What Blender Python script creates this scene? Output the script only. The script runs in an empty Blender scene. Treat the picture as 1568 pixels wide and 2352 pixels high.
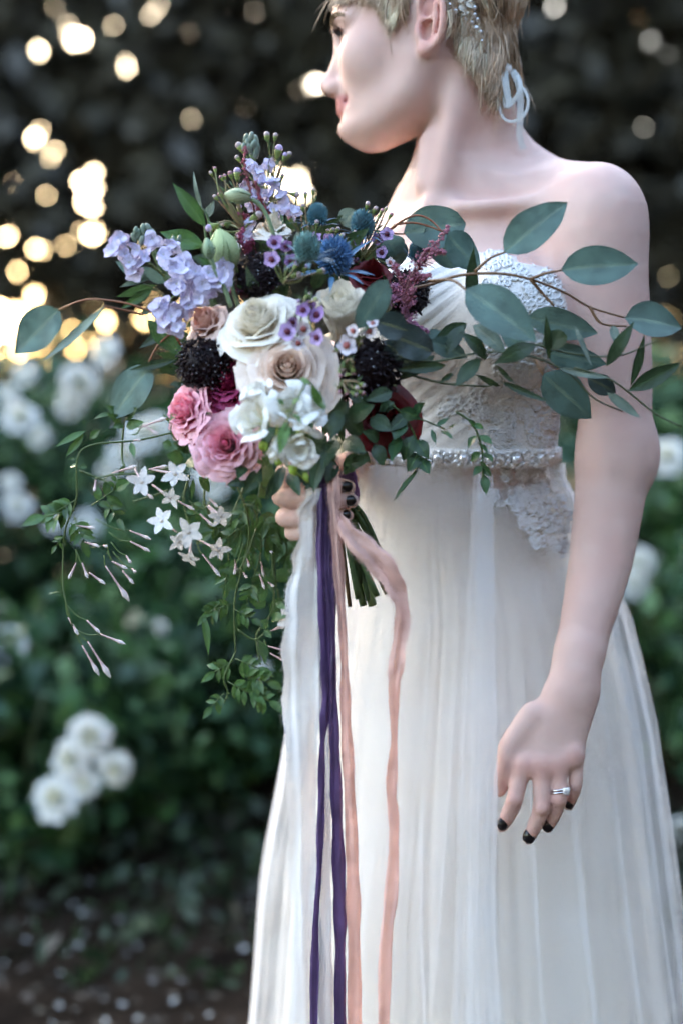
import bpy, math, random
import numpy as np
from mathutils import Vector, Matrix
from mathutils.bvhtree import BVHTree

# ------------------------------------------------------------------ camera, sky, sun, exposure
scene = bpy.context.scene
COL = scene.collection
CAM = Vector((0.0, -1.556, 1.13)); TILT = math.radians(5.0)
cam_d = bpy.data.cameras.new('camera'); cam = bpy.data.objects.new('camera', cam_d); COL.objects.link(cam)
cam.location = CAM; cam.rotation_euler = (math.pi/2 - TILT, 0, 0)
cam_d.sensor_fit = 'VERTICAL'; cam_d.sensor_height = 36; cam_d.sensor_width = 24; cam_d.lens = 50
cam_d.clip_start = 0.05; cam_d.clip_end = 2000
cam_d.dof.use_dof = True; cam_d.dof.focus_distance = 1.40; cam_d.dof.aperture_fstop = 1.9
scene.camera = cam
SUN_EL, SUN_AZ = math.radians(16.0), math.radians(-30.0)     # low sun behind the trees, to the left
world = bpy.data.worlds.new('World'); scene.world = world; world.use_nodes = True
wn = world.node_tree; bg = wn.nodes['Background']
sky = wn.nodes.new('ShaderNodeTexSky'); sky.sky_type = 'NISHITA'; sky.sun_disc = False
sky.sun_elevation = SUN_EL; sky.sun_rotation = SUN_AZ; sky.air_density = 1.0; sky.dust_density = 3.0; sky.ozone_density = 0.0
wn.links.new(sky.outputs[0], bg.inputs[0]); bg.inputs[1].default_value = 0.15
sun_d = bpy.data.lights.new('sun', 'SUN'); sun = bpy.data.objects.new('sun', sun_d); COL.objects.link(sun)
sun_d.energy = 2.0; sun_d.angle = math.radians(0.5); sun_d.color = (1, .86, .7)
sdir = Vector((math.sin(SUN_AZ)*math.cos(SUN_EL), math.cos(SUN_AZ)*math.cos(SUN_EL), math.sin(SUN_EL)))
sun.rotation_euler = (-sdir).to_track_quat('-Z', 'Y').to_euler(); sun.location = (-3, 8, 6)
scene.view_settings.view_transform = 'Standard'; scene.view_settings.look = 'None'
scene.view_settings.exposure = 3.5; scene.view_settings.gamma = 1; scene.view_settings.use_curve_mapping = False
scene.render.engine = 'CYCLES'
scene.cycles.use_denoising = True; scene.cycles.denoising_prefilter = 'ACCURATE'; scene.cycles.denoising_input_passes = 'RGB'
scene.cycles.max_bounces = 8; scene.cycles.transparent_max_bounces = 24; scene.cycles.diffuse_bounces = 4
scene.cycles.sample_clamp_indirect = 6

# ------------------------------------------------------------------ helpers
rng = np.random.default_rng(7); R = random.Random(11)
FWD = Vector((0, math.cos(TILT), -math.sin(TILT))); UPV = Vector((0, math.sin(TILT), math.cos(TILT))); RT = Vector((1, 0, 0))
def ray(px, py): return FWD + RT*((px-784)/2352*.72) + UPV*((1176-py)/2352*.72)
def P(px, py, y=0.0):                       # photograph point (1568 wide) at world depth y
    d = ray(px, py); return CAM + d*((y-CAM.y)/d.y)
def K(y=0.0): return 2352/(.72*(y-CAM.y))   # photo px per metre at that depth
def M(px, y=0.0): return px/K(y)
def V(*a): return Vector(a)
def lerp(a, b, t): return a+(b-a)*t
def new_obj(name, me, parent=None):
    o = bpy.data.objects.new(name, me); COL.objects.link(o)
    if parent is not None: o.parent = parent
    return o
def fast_mesh(name, v, f, mat, smooth=True, col=None):
    v = np.asarray(v, np.float32).reshape(-1, 3); me = bpy.data.meshes.new(name)
    if isinstance(f, np.ndarray):
        n, k = f.shape; flat = f.astype(np.int32).ravel(); st = np.arange(0, n*k, k, dtype=np.int32); tot = np.full(n, k, np.int32)
    else:
        tot = np.array([len(q) for q in f], np.int32); flat = np.array([i for q in f for i in q], np.int32)
        st = np.concatenate([[0], np.cumsum(tot)[:-1]]).astype(np.int32)
    me.vertices.add(len(v)); me.vertices.foreach_set('co', v.ravel())
    me.loops.add(len(flat)); me.loops.foreach_set('vertex_index', flat)
    me.polygons.add(len(tot)); me.polygons.foreach_set('loop_start', st); me.polygons.foreach_set('loop_total', tot)
    if smooth: me.polygons.foreach_set('use_smooth', np.ones(len(tot), bool))
    me.update(calc_edges=True)
    if col is not None:
        a = me.color_attributes.new('Col', 'FLOAT_COLOR', 'POINT'); c = np.ones((len(v), 4), np.float32); c[:, :3] = col
        a.data.foreach_set('color', c.ravel())
    if mat is not None: me.materials.append(mat)
    return me
class MB:                                   # collects geometry, builds ONE mesh object
    def __init__(s): s.v = []; s.f = []; s.c = []; s.n = 0
    def add(s, v, f, c=None):
        v = np.asarray(v, float).reshape(-1, 3); s.v.append(v); b = s.n
        s.f += [tuple(i+b for i in q) for q in f]; s.n += len(v)
        c = np.asarray((1, 1, 1) if c is None else c, float)
        s.c.append(np.broadcast_to(c, (len(v), 3)) if c.ndim == 1 else c); return s
    def build(s, name, mat, parent=None, smooth=True):
        return new_obj(name, fast_mesh(name, np.concatenate(s.v), s.f, mat, smooth, np.concatenate(s.c)), parent)
def thing(name, label, cat, loc=(0, 0, 0), group=None):
    o = bpy.data.objects.new(name, None); COL.objects.link(o); o.location = loc; o.empty_display_size = .02
    return tag(o, label, cat, group)
def tag(o, label=None, cat=None, group=None, kind=None):
    if label: o['label'] = label
    if cat: o['category'] = cat
    if group: o['group'] = group
    if kind: o['kind'] = kind
    return o
def attach(child, par):                     # parent keeping the world place (parents are only translated)
    child.parent = par; child.location = child.location - par.location; return child
def grid_faces(nu, nv, wrap=False):
    f = []
    for j in range(nv-1):
        for i in range(nu if wrap else nu-1):
            i2 = (i+1) % nu; f.append((j*nu+i, j*nu+i2, (j+1)*nu+i2, (j+1)*nu+i))
    return f
def smooth_path(pts, n):
    p = np.array([tuple(q) for q in pts], float)
    if len(p) == 2: t = np.linspace(0, 1, n)[:, None]; return p[0]*(1-t)+p[1]*t
    e = np.vstack([2*p[0]-p[1], p, 2*p[-1]-p[-2]]); out = []
    for t in np.linspace(0, len(p)-1-1e-9, n):
        i = int(t); u = t-i; a, b, c, d = e[i], e[i+1], e[i+2], e[i+3]
        out.append(.5*((2*b)+(c-a)*u+(2*a-5*b+4*c-d)*u*u+(3*b-a-3*c+d)*u**3))
    return np.array(out)
def tube(pts, r, sides=6, n=None, caps=True):
    p = smooth_path(pts, n) if n else np.array([tuple(q) for q in pts], float)
    m = len(p); rr = np.interp(np.linspace(0, 1, m), np.linspace(0, 1, len(r)), r) if hasattr(r, '__len__') else np.full(m, r)
    t = np.gradient(p, axis=0); t /= np.linalg.norm(t, axis=1)[:, None]+1e-12
    ref = np.array([0, 0, 1.]) if abs(t[0][2]) < .9 else np.array([0, 1., 0]); out = []
    a = np.cross(t[0], ref); a /= np.linalg.norm(a)
    for i in range(m):
        a = a-t[i]*np.dot(a, t[i]); a /= np.linalg.norm(a)+1e-12; b = np.cross(t[i], a)
        for k in range(sides):
            w = 2*math.pi*k/sides; out.append(p[i]+rr[i]*(math.cos(w)*a+math.sin(w)*b))
    f = grid_faces(sides, m, True)
    if caps: f += [tuple(range(sides))[::-1], tuple((m-1)*sides+k for k in range(sides))]
    return np.array(out), f
_ico = {}
def ball(c, r, sub=1, scale=(1, 1, 1), rot=None):
    if sub not in _ico:
        import bmesh; bm = bmesh.new(); bmesh.ops.create_icosphere(bm, subdivisions=sub, radius=1)
        _ico[sub] = (np.array([v.co[:] for v in bm.verts]), [tuple(v.index for v in q.verts) for q in bm.faces]); bm.free()
    v, f = _ico[sub]; v = v*np.array(scale)*r
    if rot is not None: v = v@np.array(rot).T
    return v+np.array(tuple(c)), f
def frame(axis, ref=(0, 0, 1)):             # 3x3 with z = axis
    z = Vector(axis).normalized(); r = Vector(ref)
    if abs(z.dot(r.normalized())) > .95: r = Vector((1, 0, 0))
    x = r.cross(z).normalized(); y = z.cross(x); return np.array([x, y, z]).T

# ------------------------------------------------------------------ materials
def _nt(name):
    m = bpy.data.materials.new(name); m.use_nodes = True; return m, m.node_tree, m.node_tree.nodes['Principled BSDF']
def _dull(m): m.node_tree.nodes['Principled BSDF'].inputs['Specular IOR Level'].default_value = .05; return m
def mat(name, c=(.5, .5, .5), rough=.5, vary=.15, scale=30, use_col=False, translucent=0, bump=0, bscale=200, metal=0, sss=0, sss_r=(1, .35, .2), sss_s=.008, spec=.5, transp=0, sheen=0, detail=3, hue=None, hue_amt=1):
    m, nt, b = _nt(name); N = nt.nodes; L = nt.links
    tc = N.new('ShaderNodeTexCoord'); no = N.new('ShaderNodeTexNoise'); no.inputs['Scale'].default_value = scale; no.inputs['Detail'].default_value = detail
    L.new(tc.outputs['Object'], no.inputs['Vector'])
    mp = N.new('ShaderNodeMapRange'); mp.inputs[1].default_value = .3; mp.inputs[2].default_value = .7
    mp.inputs[3].default_value = 1-vary; mp.inputs[4].default_value = 1+vary; L.new(no.outputs['Fac'], mp.inputs[0])
    vm = N.new('ShaderNodeMix'); vm.data_type = 'RGBA'; vm.blend_type = 'MULTIPLY'; vm.inputs[0].default_value = 1
    if use_col:
        at = N.new('ShaderNodeVertexColor'); at.layer_name = 'Col'; L.new(at.outputs[0], vm.inputs[6])
    else: vm.inputs[6].default_value = (*c, 1)
    L.new(mp.outputs[0], vm.inputs[7]); src = vm.outputs[2]
    if hue is not None:                     # a second pigment blotched over the first
        n2 = N.new('ShaderNodeTexNoise'); n2.inputs['Scale'].default_value = scale*.4; L.new(tc.outputs['Object'], n2.inputs['Vector'])
        m2 = N.new('ShaderNodeMapRange'); m2.inputs[1].default_value = .4; m2.inputs[2].default_value = .65; m2.inputs[4].default_value = hue_amt; L.new(n2.outputs['Fac'], m2.inputs[0])
        h = N.new('ShaderNodeMix'); h.data_type = 'RGBA'; L.new(m2.outputs[0], h.inputs[0]); L.new(src, h.inputs[6]); h.inputs[7].default_value = (*hue, 1); src = h.outputs[2]
    L.new(src, b.inputs['Base Color'])
    b.inputs['Roughness'].default_value = rough; b.inputs['Metallic'].default_value = metal; b.inputs['Specular IOR Level'].default_value = spec
    if sss: b.inputs['Subsurface Weight'].default_value = sss; b.inputs['Subsurface Radius'].default_value = sss_r; b.inputs['Subsurface Scale'].default_value = sss_s
    if sheen: b.inputs['Sheen Weight'].default_value = sheen
    if bump:
        n3 = N.new('ShaderNodeTexNoise'); n3.inputs['Scale'].default_value = bscale; n3.inputs['Detail'].default_value = 4; L.new(tc.outputs['Object'], n3.inputs['Vector'])
        bp = N.new('ShaderNodeBump'); bp.inputs['Strength'].default_value = bump; bp.inputs['Distance'].default_value = .001
        L.new(n3.outputs['Fac'], bp.inputs['Height']); L.new(bp.outputs[0], b.inputs['Normal'])
    out = N['Material Output']; sh = b.outputs[0]
    if translucent:
        t = N.new('ShaderNodeBsdfTranslucent'); L.new(src, t.inputs[0]); mx = N.new('ShaderNodeMixShader'); mx.inputs[0].default_value = translucent
        L.new(sh, mx.inputs[1]); L.new(t.outputs[0], mx.inputs[2]); sh = mx.outputs[0]
    if transp:
        t = N.new('ShaderNodeBsdfTransparent'); mx = N.new('ShaderNodeMixShader'); mx.inputs[0].default_value = transp
        L.new(sh, mx.inputs[1]); L.new(t.outputs[0], mx.inputs[2]); sh = mx.outputs[0]
    L.new(sh, out.inputs[0]); return m
M_soil = mat('soil', (.021, .014, .0095), .95, .6, 6, bump=1, bscale=40)
M_leafbg = mat('hedge_leaf', rough=.5, use_col=True, vary=.3, scale=8, translucent=.2)
_dull(M_soil)
M_bark = mat('bark', (.06, .048, .038), .9, .4, 12, bump=1, bscale=50)
M_whitepetal = mat('white_petal', (.60, .60, .57), .55, .05, 40, translucent=.3)
M_petal = mat('petal', rough=.55, use_col=True, vary=.06, scale=120, translucent=.12, bump=.15, bscale=500)
M_leaf = mat('leaf', rough=.42, use_col=True, vary=.28, scale=70, translucent=.18, bump=.35, bscale=300, detail=6)
M_stem = mat('stem', rough=.5, use_col=True, vary=.2, scale=80)
M_skin = mat('skin', rough=.56, use_col=True, vary=.07, scale=60, sss=.18, sss_s=.004, bump=.25, bscale=700, detail=8, spec=.32, hue=(.66, .34, .28), hue_amt=.22)
M_hair = mat('hair', rough=.38, use_col=True, vary=.25, scale=90, spec=.5)
M_nail = mat('dark_nail_polish', (.012, .010, .011), .12, .1, 20)
M_cream = mat('cream_lining', (.91, .83, .745), .6, .04, 8, translucent=.1)
M_lace = mat('white_lace', (.84, .85, .86), .65, .05, 60, translucent=.15)
# ------------------------------------------------------------------ signed-distance modelling of the figure
class Field:
    def __init__(s, xs, ys, zs): s.ax = [np.asarray(a, np.float32) for a in (xs, ys, zs)]; s.F = np.full([len(a) for a in s.ax], .2, np.float32)
    def box(s, lo, hi):
        sl = []
        for a, l, h in zip(s.ax, lo, hi): sl.append(slice(max(0, np.searchsorted(a, l)-1), min(len(a), np.searchsorted(a, h)+1)))
        g = [a[q] for a, q in zip(s.ax, sl)]
        return tuple(sl), (g[0][:, None, None], g[1][None, :, None], g[2][None, None, :])
    def put(s, lo, hi, fn, k=.01, op='add'):
        pad = .070 if k >= .02 else k+.012; sl, g = s.box([a-pad for a in lo], [a+pad for a in hi])
        if min(len(a.ravel()) for a in g) == 0: return
        d = fn(*g); a = s.F[sl]
        if op == 'add': h = np.maximum(k-np.abs(a-d), 0)/max(k, 1e-6); s.F[sl] = np.minimum(a, d)-h*h*k*.25
        elif op == 'cut': d = -d; h = np.maximum(k-np.abs(a-d), 0)/max(k, 1e-6); s.F[sl] = np.maximum(a, d)+h*h*k*.25
        elif op == 'field': pass
    def cap(s, a, b, ra, rb=None, k=.01, op='add'):
        rb = ra if rb is None else rb; a = np.array(tuple(a)); b = np.array(tuple(b)); ab = b-a; q = float(ab@ab)+1e-12; m = max(ra, rb)
        def fn(x, y, z):
            px, py, pz = x-a[0], y-a[1], z-a[2]; t = np.clip((px*ab[0]+py*ab[1]+pz*ab[2])/q, 0, 1)
            return (np.sqrt((px-t*ab[0])**2+(py-t*ab[1])**2+(pz-t*ab[2])**2)-(ra+(rb-ra)*t)).astype(np.float32)
        s.put(np.minimum(a, b)-m, np.maximum(a, b)+m, fn, k, op)
    def chain(s, pts, rs, k=.01, op='add', n=None):
        p = smooth_path(pts, n or 4*(len(pts)-1)+1); r = np.interp(np.linspace(0, 1, len(p)), np.linspace(0, 1, len(rs)), rs)
        m = max(rs)
        def fn(x, y, z):
            out = None
            for i in range(len(p)-1):
                a = p[i]; ab = p[i+1]-a; q = float(ab@ab)+1e-12; qx, qy, qz = x-a[0], y-a[1], z-a[2]
                t = np.clip((qx*ab[0]+qy*ab[1]+qz*ab[2])/q, 0, 1)
                d = (np.sqrt((qx-t*ab[0])**2+(qy-t*ab[1])**2+(qz-t*ab[2])**2)-(r[i]+(r[i+1]-r[i])*t)).astype(np.float32)
                out = d if out is None else np.minimum(out, d)
            return out
        s.put(p.min(0)-m, p.max(0)+m, fn, k, op)
    def ell(s, c, rad, rot=None, k=.01, op='add'):
        c = np.array(tuple(c)); rad = np.array(rad); rot = np.eye(3) if rot is None else np.array(rot); m = max(rad)
        def fn(x, y, z):
            p = [x-c[0], y-c[1], z-c[2]]; k0 = 0; k1 = 0
            for i in range(3):
                q = p[0]*rot[0, i]+p[1]*rot[1, i]+p[2]*rot[2, i]; k0 = k0+(q/rad[i])**2; k1 = k1+(q/rad[i]**2)**2
            k0 = np.sqrt(k0); return (k0*(k0-1)/np.maximum(np.sqrt(k1), 1e-6)).astype(np.float32)
        s.put(c-m, c+m, fn, k, op)
    def mesh(s, iso=0.0):                   # surface nets on the rectilinear grid
        F = s.F-iso; B = F < 0; n = F.shape; S = np.zeros([a-1 for a in n], np.uint8)
        for i in (0, 1):
            for j in (0, 1):
                for k in (0, 1): S += B[i:n[0]-1+i, j:n[1]-1+j, k:n[2]-1+k]
        act = (S > 0) & (S < 8); idx = np.argwhere(act); del S
        I = np.full(act.shape, -1, np.int32); I[act] = np.arange(len(idx)); acc = np.zeros((len(idx), 3)); cnt = np.zeros(len(idx))
        cor = [(i, j, k) for i in (0, 1) for j in (0, 1) for k in (0, 1)]
        vals = {c: F[idx[:, 0]+c[0], idx[:, 1]+c[1], idx[:, 2]+c[2]] for c in cor}
        for a in cor:
            for ax in range(3):
                if a[ax]: continue
                b = list(a); b[ax] = 1; b = tuple(b); va, vb = vals[a], vals[b]; m = (va < 0) != (vb < 0)
                t = np.where(m, va/np.where(va-vb == 0, 1, va-vb), 0); pt = np.array(a, float)[None]+np.zeros((len(idx), 3)); pt[:, ax] = t
                acc += pt*m[:, None]; cnt += m
        g = idx+acc/cnt[:, None]; v = np.stack([np.interp(g[:, i], np.arange(n[i]), s.ax[i]) for i in range(3)], 1); quads = []
        for ax in range(3):
            sl0 = [slice(None)]*3; sl1 = [slice(None)]*3; sl0[ax] = slice(0, n[ax]-1); sl1[ax] = slice(1, n[ax])
            ch = B[tuple(sl0)] != B[tuple(sl1)]; e = np.argwhere(ch); o1, o2 = [(1, 2), (2, 0), (0, 1)][ax]
            ok = (e[:, o1] > 0) & (e[:, o2] > 0) & (e[:, o1] < n[o1]-1) & (e[:, o2] < n[o2]-1); e = e[ok]; ins = B[tuple(e.T)]
            def at(d1, d2):
                q = e.copy(); q[:, o1] -= d1; q[:, o2] -= d2; return I[tuple(q.T)]
            q = np.stack([at(1, 1), at(0, 1), at(0, 0), at(1, 0)], 1); q[~ins] = q[~ins][:, ::-1]; quads.append(q)
        return v, np.concatenate(quads)

LR = np.array((.83, -.555, 0)); FR = np.array((-.555, -.83, 0))      # chest: to her left, and forward
def loft(rows):                             # rows: py, px centre, y centre, half width, half depth
    z = np.array([P(px, py, y).z for py, px, y, a, b in rows])[::-1]
    cx = np.array([P(px, py, y).x for py, px, y, a, b in rows])[::-1]; cy = np.array([q[2] for q in rows])[::-1]
    A = np.array([q[3] for q in rows])[::-1]; Bq = np.array([q[4] for q in rows])[::-1]
    def fn(x, y, zz):
        f = lambda arr: np.interp(zz.ravel(), z, arr).astype(np.float32)[None, None, :]
        a, b, X, Y = f(A), f(Bq), x-f(cx), y-f(cy); p = (X*LR[0]+Y*LR[1])/a; q = (X*FR[0]+Y*FR[1])/b
        d = (np.sqrt(p*p+q*q)-1)*np.minimum(a, b); over = np.maximum(zz-z[-1], z[0]-zz)
        return np.maximum(d, over).astype(np.float32)
    return fn, z
TORSO = [(470, 1080, .06, .06, .035), (500, 1075, .055, .105, .055), (560, 1062, .05, .122, .075), (640, 1058, .045, .124, .085), (740, 1058, .04, .124, .088),
         (850, 1052, .04, .120, .084), (960, 1046, .04, .114, .080), (1045, 1046, .04, .113, .080), (1085, 1048, .042, .098, .066), (1150, 1052, .045, .090, .060),
         (1300, 1060, .05, .095, .064), (1450, 1065, .05, .10, .07), (1620, 1065, .05, .10, .07)]
torso_fn, tz = loft(TORSO)
def add_torso(f, k=.03):
    f.put((-.25, -.25, tz[0]), (.35, .3, tz[-1]), torso_fn, k)
    f.ell(P(1165, 735, -.075), (.058, .052, .060), np.array([LR, FR, (0, 0, 1)]).T, k=.045)
    f.ell(P(955, 735, -.025), (.058, .052, .060), np.array([LR, FR, (0, 0, 1)]).T, k=.045)

hs = .0019
xs = np.arange(-.16, .40, hs); ys = np.arange(-.26, .26, hs)
zs = np.concatenate([np.arange(-.02, .575, .008), np.arange(.575, 1.70, hs)])
body = Field(xs, ys, zs)
add_torso(body)
for hx, hy in ((.045, .03), (-.045, .07)):   # legs, under the skirt
    q = P(1065, 1600, .04); body.chain([(q.x+hx, hy, .83), (q.x+hx, hy, .46), (q.x+hx*.9, hy+.01, .06)], [.068, .052, .04], k=.02)
    body.ell((q.x+hx*.9-.03, hy-.05, .03), (.04, .11, .028), k=.02)
# shoulders, chest, neck
body.chain([P(1090, 500, .055), P(1230, 490, .02), P(1352, 502, -.035)], [.062, .046, .042], k=.05)
body.chain([P(1060, 500, .06), P(960, 560, .105), P(890, 630, .13)], [.055, .048, .044], k=.05)
body.ell(P(1376, 518, -.05), (.040, .046, .056), k=.04)
body.chain([P(1066, 130, .035), P(1058, 300, .045), P(1062, 440, .06)], [.046, .0475, .056], k=.035)
body.chain([P(1092, 250, .045), P(1150, 365, .06), P(1265, 432, .045), P(1370, 455, -.005)], [.033, .036, .030, .028], k=.04)
body.chain([P(1060, 150, -.008), P(1035, 290, -.012), P(1000, 455, -.012)], [.010, .0085, .005], k=.034)       # neck muscle
body.chain([P(990, 330, .005), P(975, 420, .0)], [.012, .008], k=.02)                                           # throat
body.chain([P(1008, 478, -.022), P(1120, 472, -.04), P(1250, 462, -.045), P(1360, 455, -.05)], [.005, .006, .006, .005], k=.022)  # collar bone
body.chain([P(985, 485, -.012), P(920, 540, .03)], [.005, .005], k=.02)
body.ell(P(1000, 462, -.037), (.009, .007, .010), k=.02, op='cut')
# her left arm, hanging at the right of the photograph
AY = -.075
body.chain([P(1372, 508, -.05), P(1390, 640, -.06), P(1404, 820, -.065), P(1412, 960, -.07), P(1412, 1050, -.075)], [.040, .0432, .0410, .0372, .0352], k=.03)
body.chain([P(1412, 1040, -.072), P(1398, 1150, -.085), P(1378, 1290, -.10), P(1346, 1430, -.125), P(1320, 1540, -.145)], [.0352, .0360, .0325, .0265, .0230], k=.025)
body.ell(P(1462, 1050, -.060), (.014, .02, .024), k=.03)
HY = -.166
hand = Field(xs[xs > .05], ys[ys < -.05], np.arange(P(0, 2000, -.16).z, P(0, 1380, -.1).z, hs))
def finger(f, pts, rs, k=.0035):
    t = Field(*f.ax); t.chain(pts, rs, k=.003, n=13)
    mcp = pts[0]; a = f.F; d = t.F; h = np.maximum(k-np.abs(a-d), 0)/k; f.F = np.minimum(a, d)-h*h*k*.25
finger(hand, [P(1200, 1757, HY), P(1186, 1815, HY-.006), P(1178, 1845, HY-.005), P(1162, 1880, HY+.001), P(1151, 1898, HY+.003)], [.0092, .0083, .0085, .0073, .0060])
finger(hand, [P(1240, 1762, HY-.004), P(1243, 1820, HY-.010), P(1241, 1860, HY-.010), P(1225, 1900, HY-.004), P(1213, 1926, HY)], [.0094, .0084, .0086, .0074, .0060])
finger(hand, [P(1279, 1758, HY-.003), P(1283, 1810, HY-.008), P(1281, 1842, HY-.007), P(1267, 1880, HY), P(1257, 1900, HY+.004)], [.0092, .008, .0081, .007, .0057])
finger(hand, [P(1317, 1738, HY+.002), P(1322, 1780, HY-.002), P(1319, 1808, HY-.001), P(1311, 1835, HY+.005), P(1305, 1851, HY+.008)], [.0082, .007, .0070, .006, .005])
finger(hand, [P(1220, 1640, HY+.006), P(1172, 1712, HY+.004), P(1161, 1752, HY+.003), P(1152, 1795, HY+.010), P(1146, 1815, HY+.012)], [.012, .0115, .0098, .0086, .0068], k=.008)
for a, b, ra, rb in ((P(1282, 1590, -.153), P(1207, 1745, HY+.002), .0155, .0105), (P(1300, 1590, -.154), P(1242, 1750, HY-.001), .016, .0108),
                     (P(1325, 1590, -.153), P(1280, 1745, HY), .016, .0105), (P(1343, 1590, -.15), P(1314, 1728, HY+.004), .0145, .0098), (P(1330, 1500, -.137), P(1310, 1600, -.152), .0225, .017)):
    hand.cap(a, b, ra, rb, k=.012)
for x, y in ((1203, 1762), (1241, 1764), (1279, 1760), (1316, 1738)): hand.ell(P(x, y, HY-.008), (.006, .004, .008), k=.01)
for x, y, d in ((1181, 1838, .0125), (1242, 1858, .018), (1282, 1839, .0145)): hand.ell(P(x, y, HY-d), (.0052, .003, .005), k=.005)
def merge(f, g, k):                         # g's axes are a window of f's x and y, resampled in z
    z = g.ax[2]; zf = f.ax[2]; zi = np.where((zf >= z[0]) & (zf <= z[-1]))[0]; xi = np.searchsorted(f.ax[0], g.ax[0][0]); yi = np.searchsorted(f.ax[1], g.ax[1][0])
    t = np.interp(zf[zi], z, np.arange(len(z))); i0 = np.minimum(t.astype(int), len(z)-2); w = (t-i0).astype(np.float32)
    d = g.F[:, :, i0]*(1-w)+g.F[:, :, i0+1]*w; sl = (slice(xi, xi+g.F.shape[0]), slice(yi, yi+g.F.shape[1]), slice(zi[0], zi[-1]+1))
    a = f.F[sl]; h = np.maximum(k-np.abs(a-d), 0)/k; f.F[sl] = np.minimum(a, d)-h*h*k*.25
merge(body, hand, .012)
# her right arm and the hand closed round the stems
GY = -.19
body.chain([P(888, 640, .12), P(830, 830, .10), P(800, 1010, .075)], [.045, .041, .036], k=.03)
body.chain([P(800, 1015, .075), P(765, 1060, .0), P(712, 1120, -.115)], [.036, .035, .024], k=.02)
grip = Field(xs[xs < .06], ys[ys < -.04], np.arange(P(0, 1280, -.2).z, P(0, 980, -.2).z, hs))
body_x0 = xs[0]
finger(grip, [P(690, 1078, GY+.028), P(657, 1084, GY+.004), P(664, 1092, GY-.020), P(728, 1106, GY-.034), P(800, 1119, GY-.026)], [.0105, .0095, .0092, .0082, .0068])
finger(grip, [P(682, 1130, GY+.030), P(650, 1138, GY+.006), P(657, 1143, GY-.018), P(732, 1146, GY-.033), P(808, 1151, GY-.024)], [.0105, .0097, .0095, .0083, .0068])
finger(grip, [P(684, 1178, GY+.030), P(656, 1186, GY+.006), P(663, 1191, GY-.015), P(732, 1187, GY-.030), P(797, 1184, GY-.020)], [.0098, .009, .0088, .0077, .0062])
finger(grip, [P(690, 1215, GY+.032), P(672, 1222, GY+.010), P(680, 1224, GY-.010), P(725, 1216, GY-.024), P(765, 1210, GY-.018)], [.0085, .008, .0076, .0068, .0055])
grip.chain([P(715, 1120, -.13), P(745, 1085, GY+.030), P(785, 1066, GY+.012), P(806, 1052, GY-.008)], [.015, .0125, .0098, .0078], k=.012)
for y0, y1, r in ((1105, 1080, .012), (1120, 1130, .0125), (1135, 1178, .012), (1150, 1212, .010)): grip.cap(P(716, y0, -.118), P(688, y1, GY+.028), .016, r, k=.010)
merge(body, grip, .012)

# ---- head: sections in the profile plane
HYC = .045; YAW = math.radians(12)
EB = np.array((math.cos(YAW), -math.sin(YAW), 0)); EW = np.array((-math.sin(YAW), -math.cos(YAW), 0)); HO = np.array(tuple(P(985, 90, HYC)))
def HP(px, py, w=0.0):                      # photograph point on the plane w metres from the middle of the head, towards the camera
    d = np.array(tuple(ray(px, py))); c = np.array(tuple(CAM)); t = (w-np.dot(c-HO, EW))/np.dot(d, EW); return c+d*t
def uvw(p): q = np.asarray(p)-HO; return q@EB, q[..., 2], q@EW
HEAD = [(-195, 960, 1060, 18), (-185, 915, 1105, 38), (-160, 855, 1150, 54), (-110, 806, 1180, 67), (-50, 778, 1192, 73), (0, 769, 1188, 75), (40, 767, 1178, 75), (62, 768, 1165, 74), (85, 774, 1150, 72.5),
        (105, 776, 1140, 71), (140, 778, 1125, 69), (180, 781, 1105, 66), (215, 783, 1080, 63), (250, 784, 1055, 60), (278, 790, 1030, 54), (296, 787, 985, 48), (311, 793, 950, 41), (325, 810, 915, 31), (335, 840, 885, 17)]
hz = np.array([HP(f, py)[2] for py, f, b, w in HEAD])[::-1]; hf = np.array([uvw(HP(f, py))[0] for py, f, b, w in HEAD])[::-1]
hb = np.array([uvw(HP(b, py))[0] for py, f, b, w in HEAD])[::-1]; hw = np.array([w/1000 for py, f, b, w in HEAD])[::-1]
def head_fn(x, y, z):
    zz = z.ravel(); g = lambda a: np.interp(zz, hz, a).astype(np.float32)[None, None, :]
    u = (x-HO[0])*EB[0]+(y-HO[1])*EB[1]; w = np.abs((x-HO[0])*EW[0]+(y-HO[1])*EW[1]); f, b, hwid = g(hf), g(hb), g(hw)
    c = f+(b-f)*.55; lf = c-f; lb = b-c; q = np.where(u < c, (c-u)/lf, (u-c)/lb); p = np.where(u < c, 1.92, 2.1)
    rho = (np.abs(q)**p+(w/hwid)**p)**(1/p); d = (rho-1)*np.minimum(hwid, lf)
    return np.maximum(d, np.maximum(zz-hz[-1], hz[0]-zz)[None, None, :]).astype(np.float32)
head = Field(xs[(xs > -.08)&(xs < .3)], ys, np.arange(hz[0]-.03, hz[-1]+.03, hs))
head.put((-.06, -.15, hz[0]), (.25, .2, hz[-1]), head_fn, .001)
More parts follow.
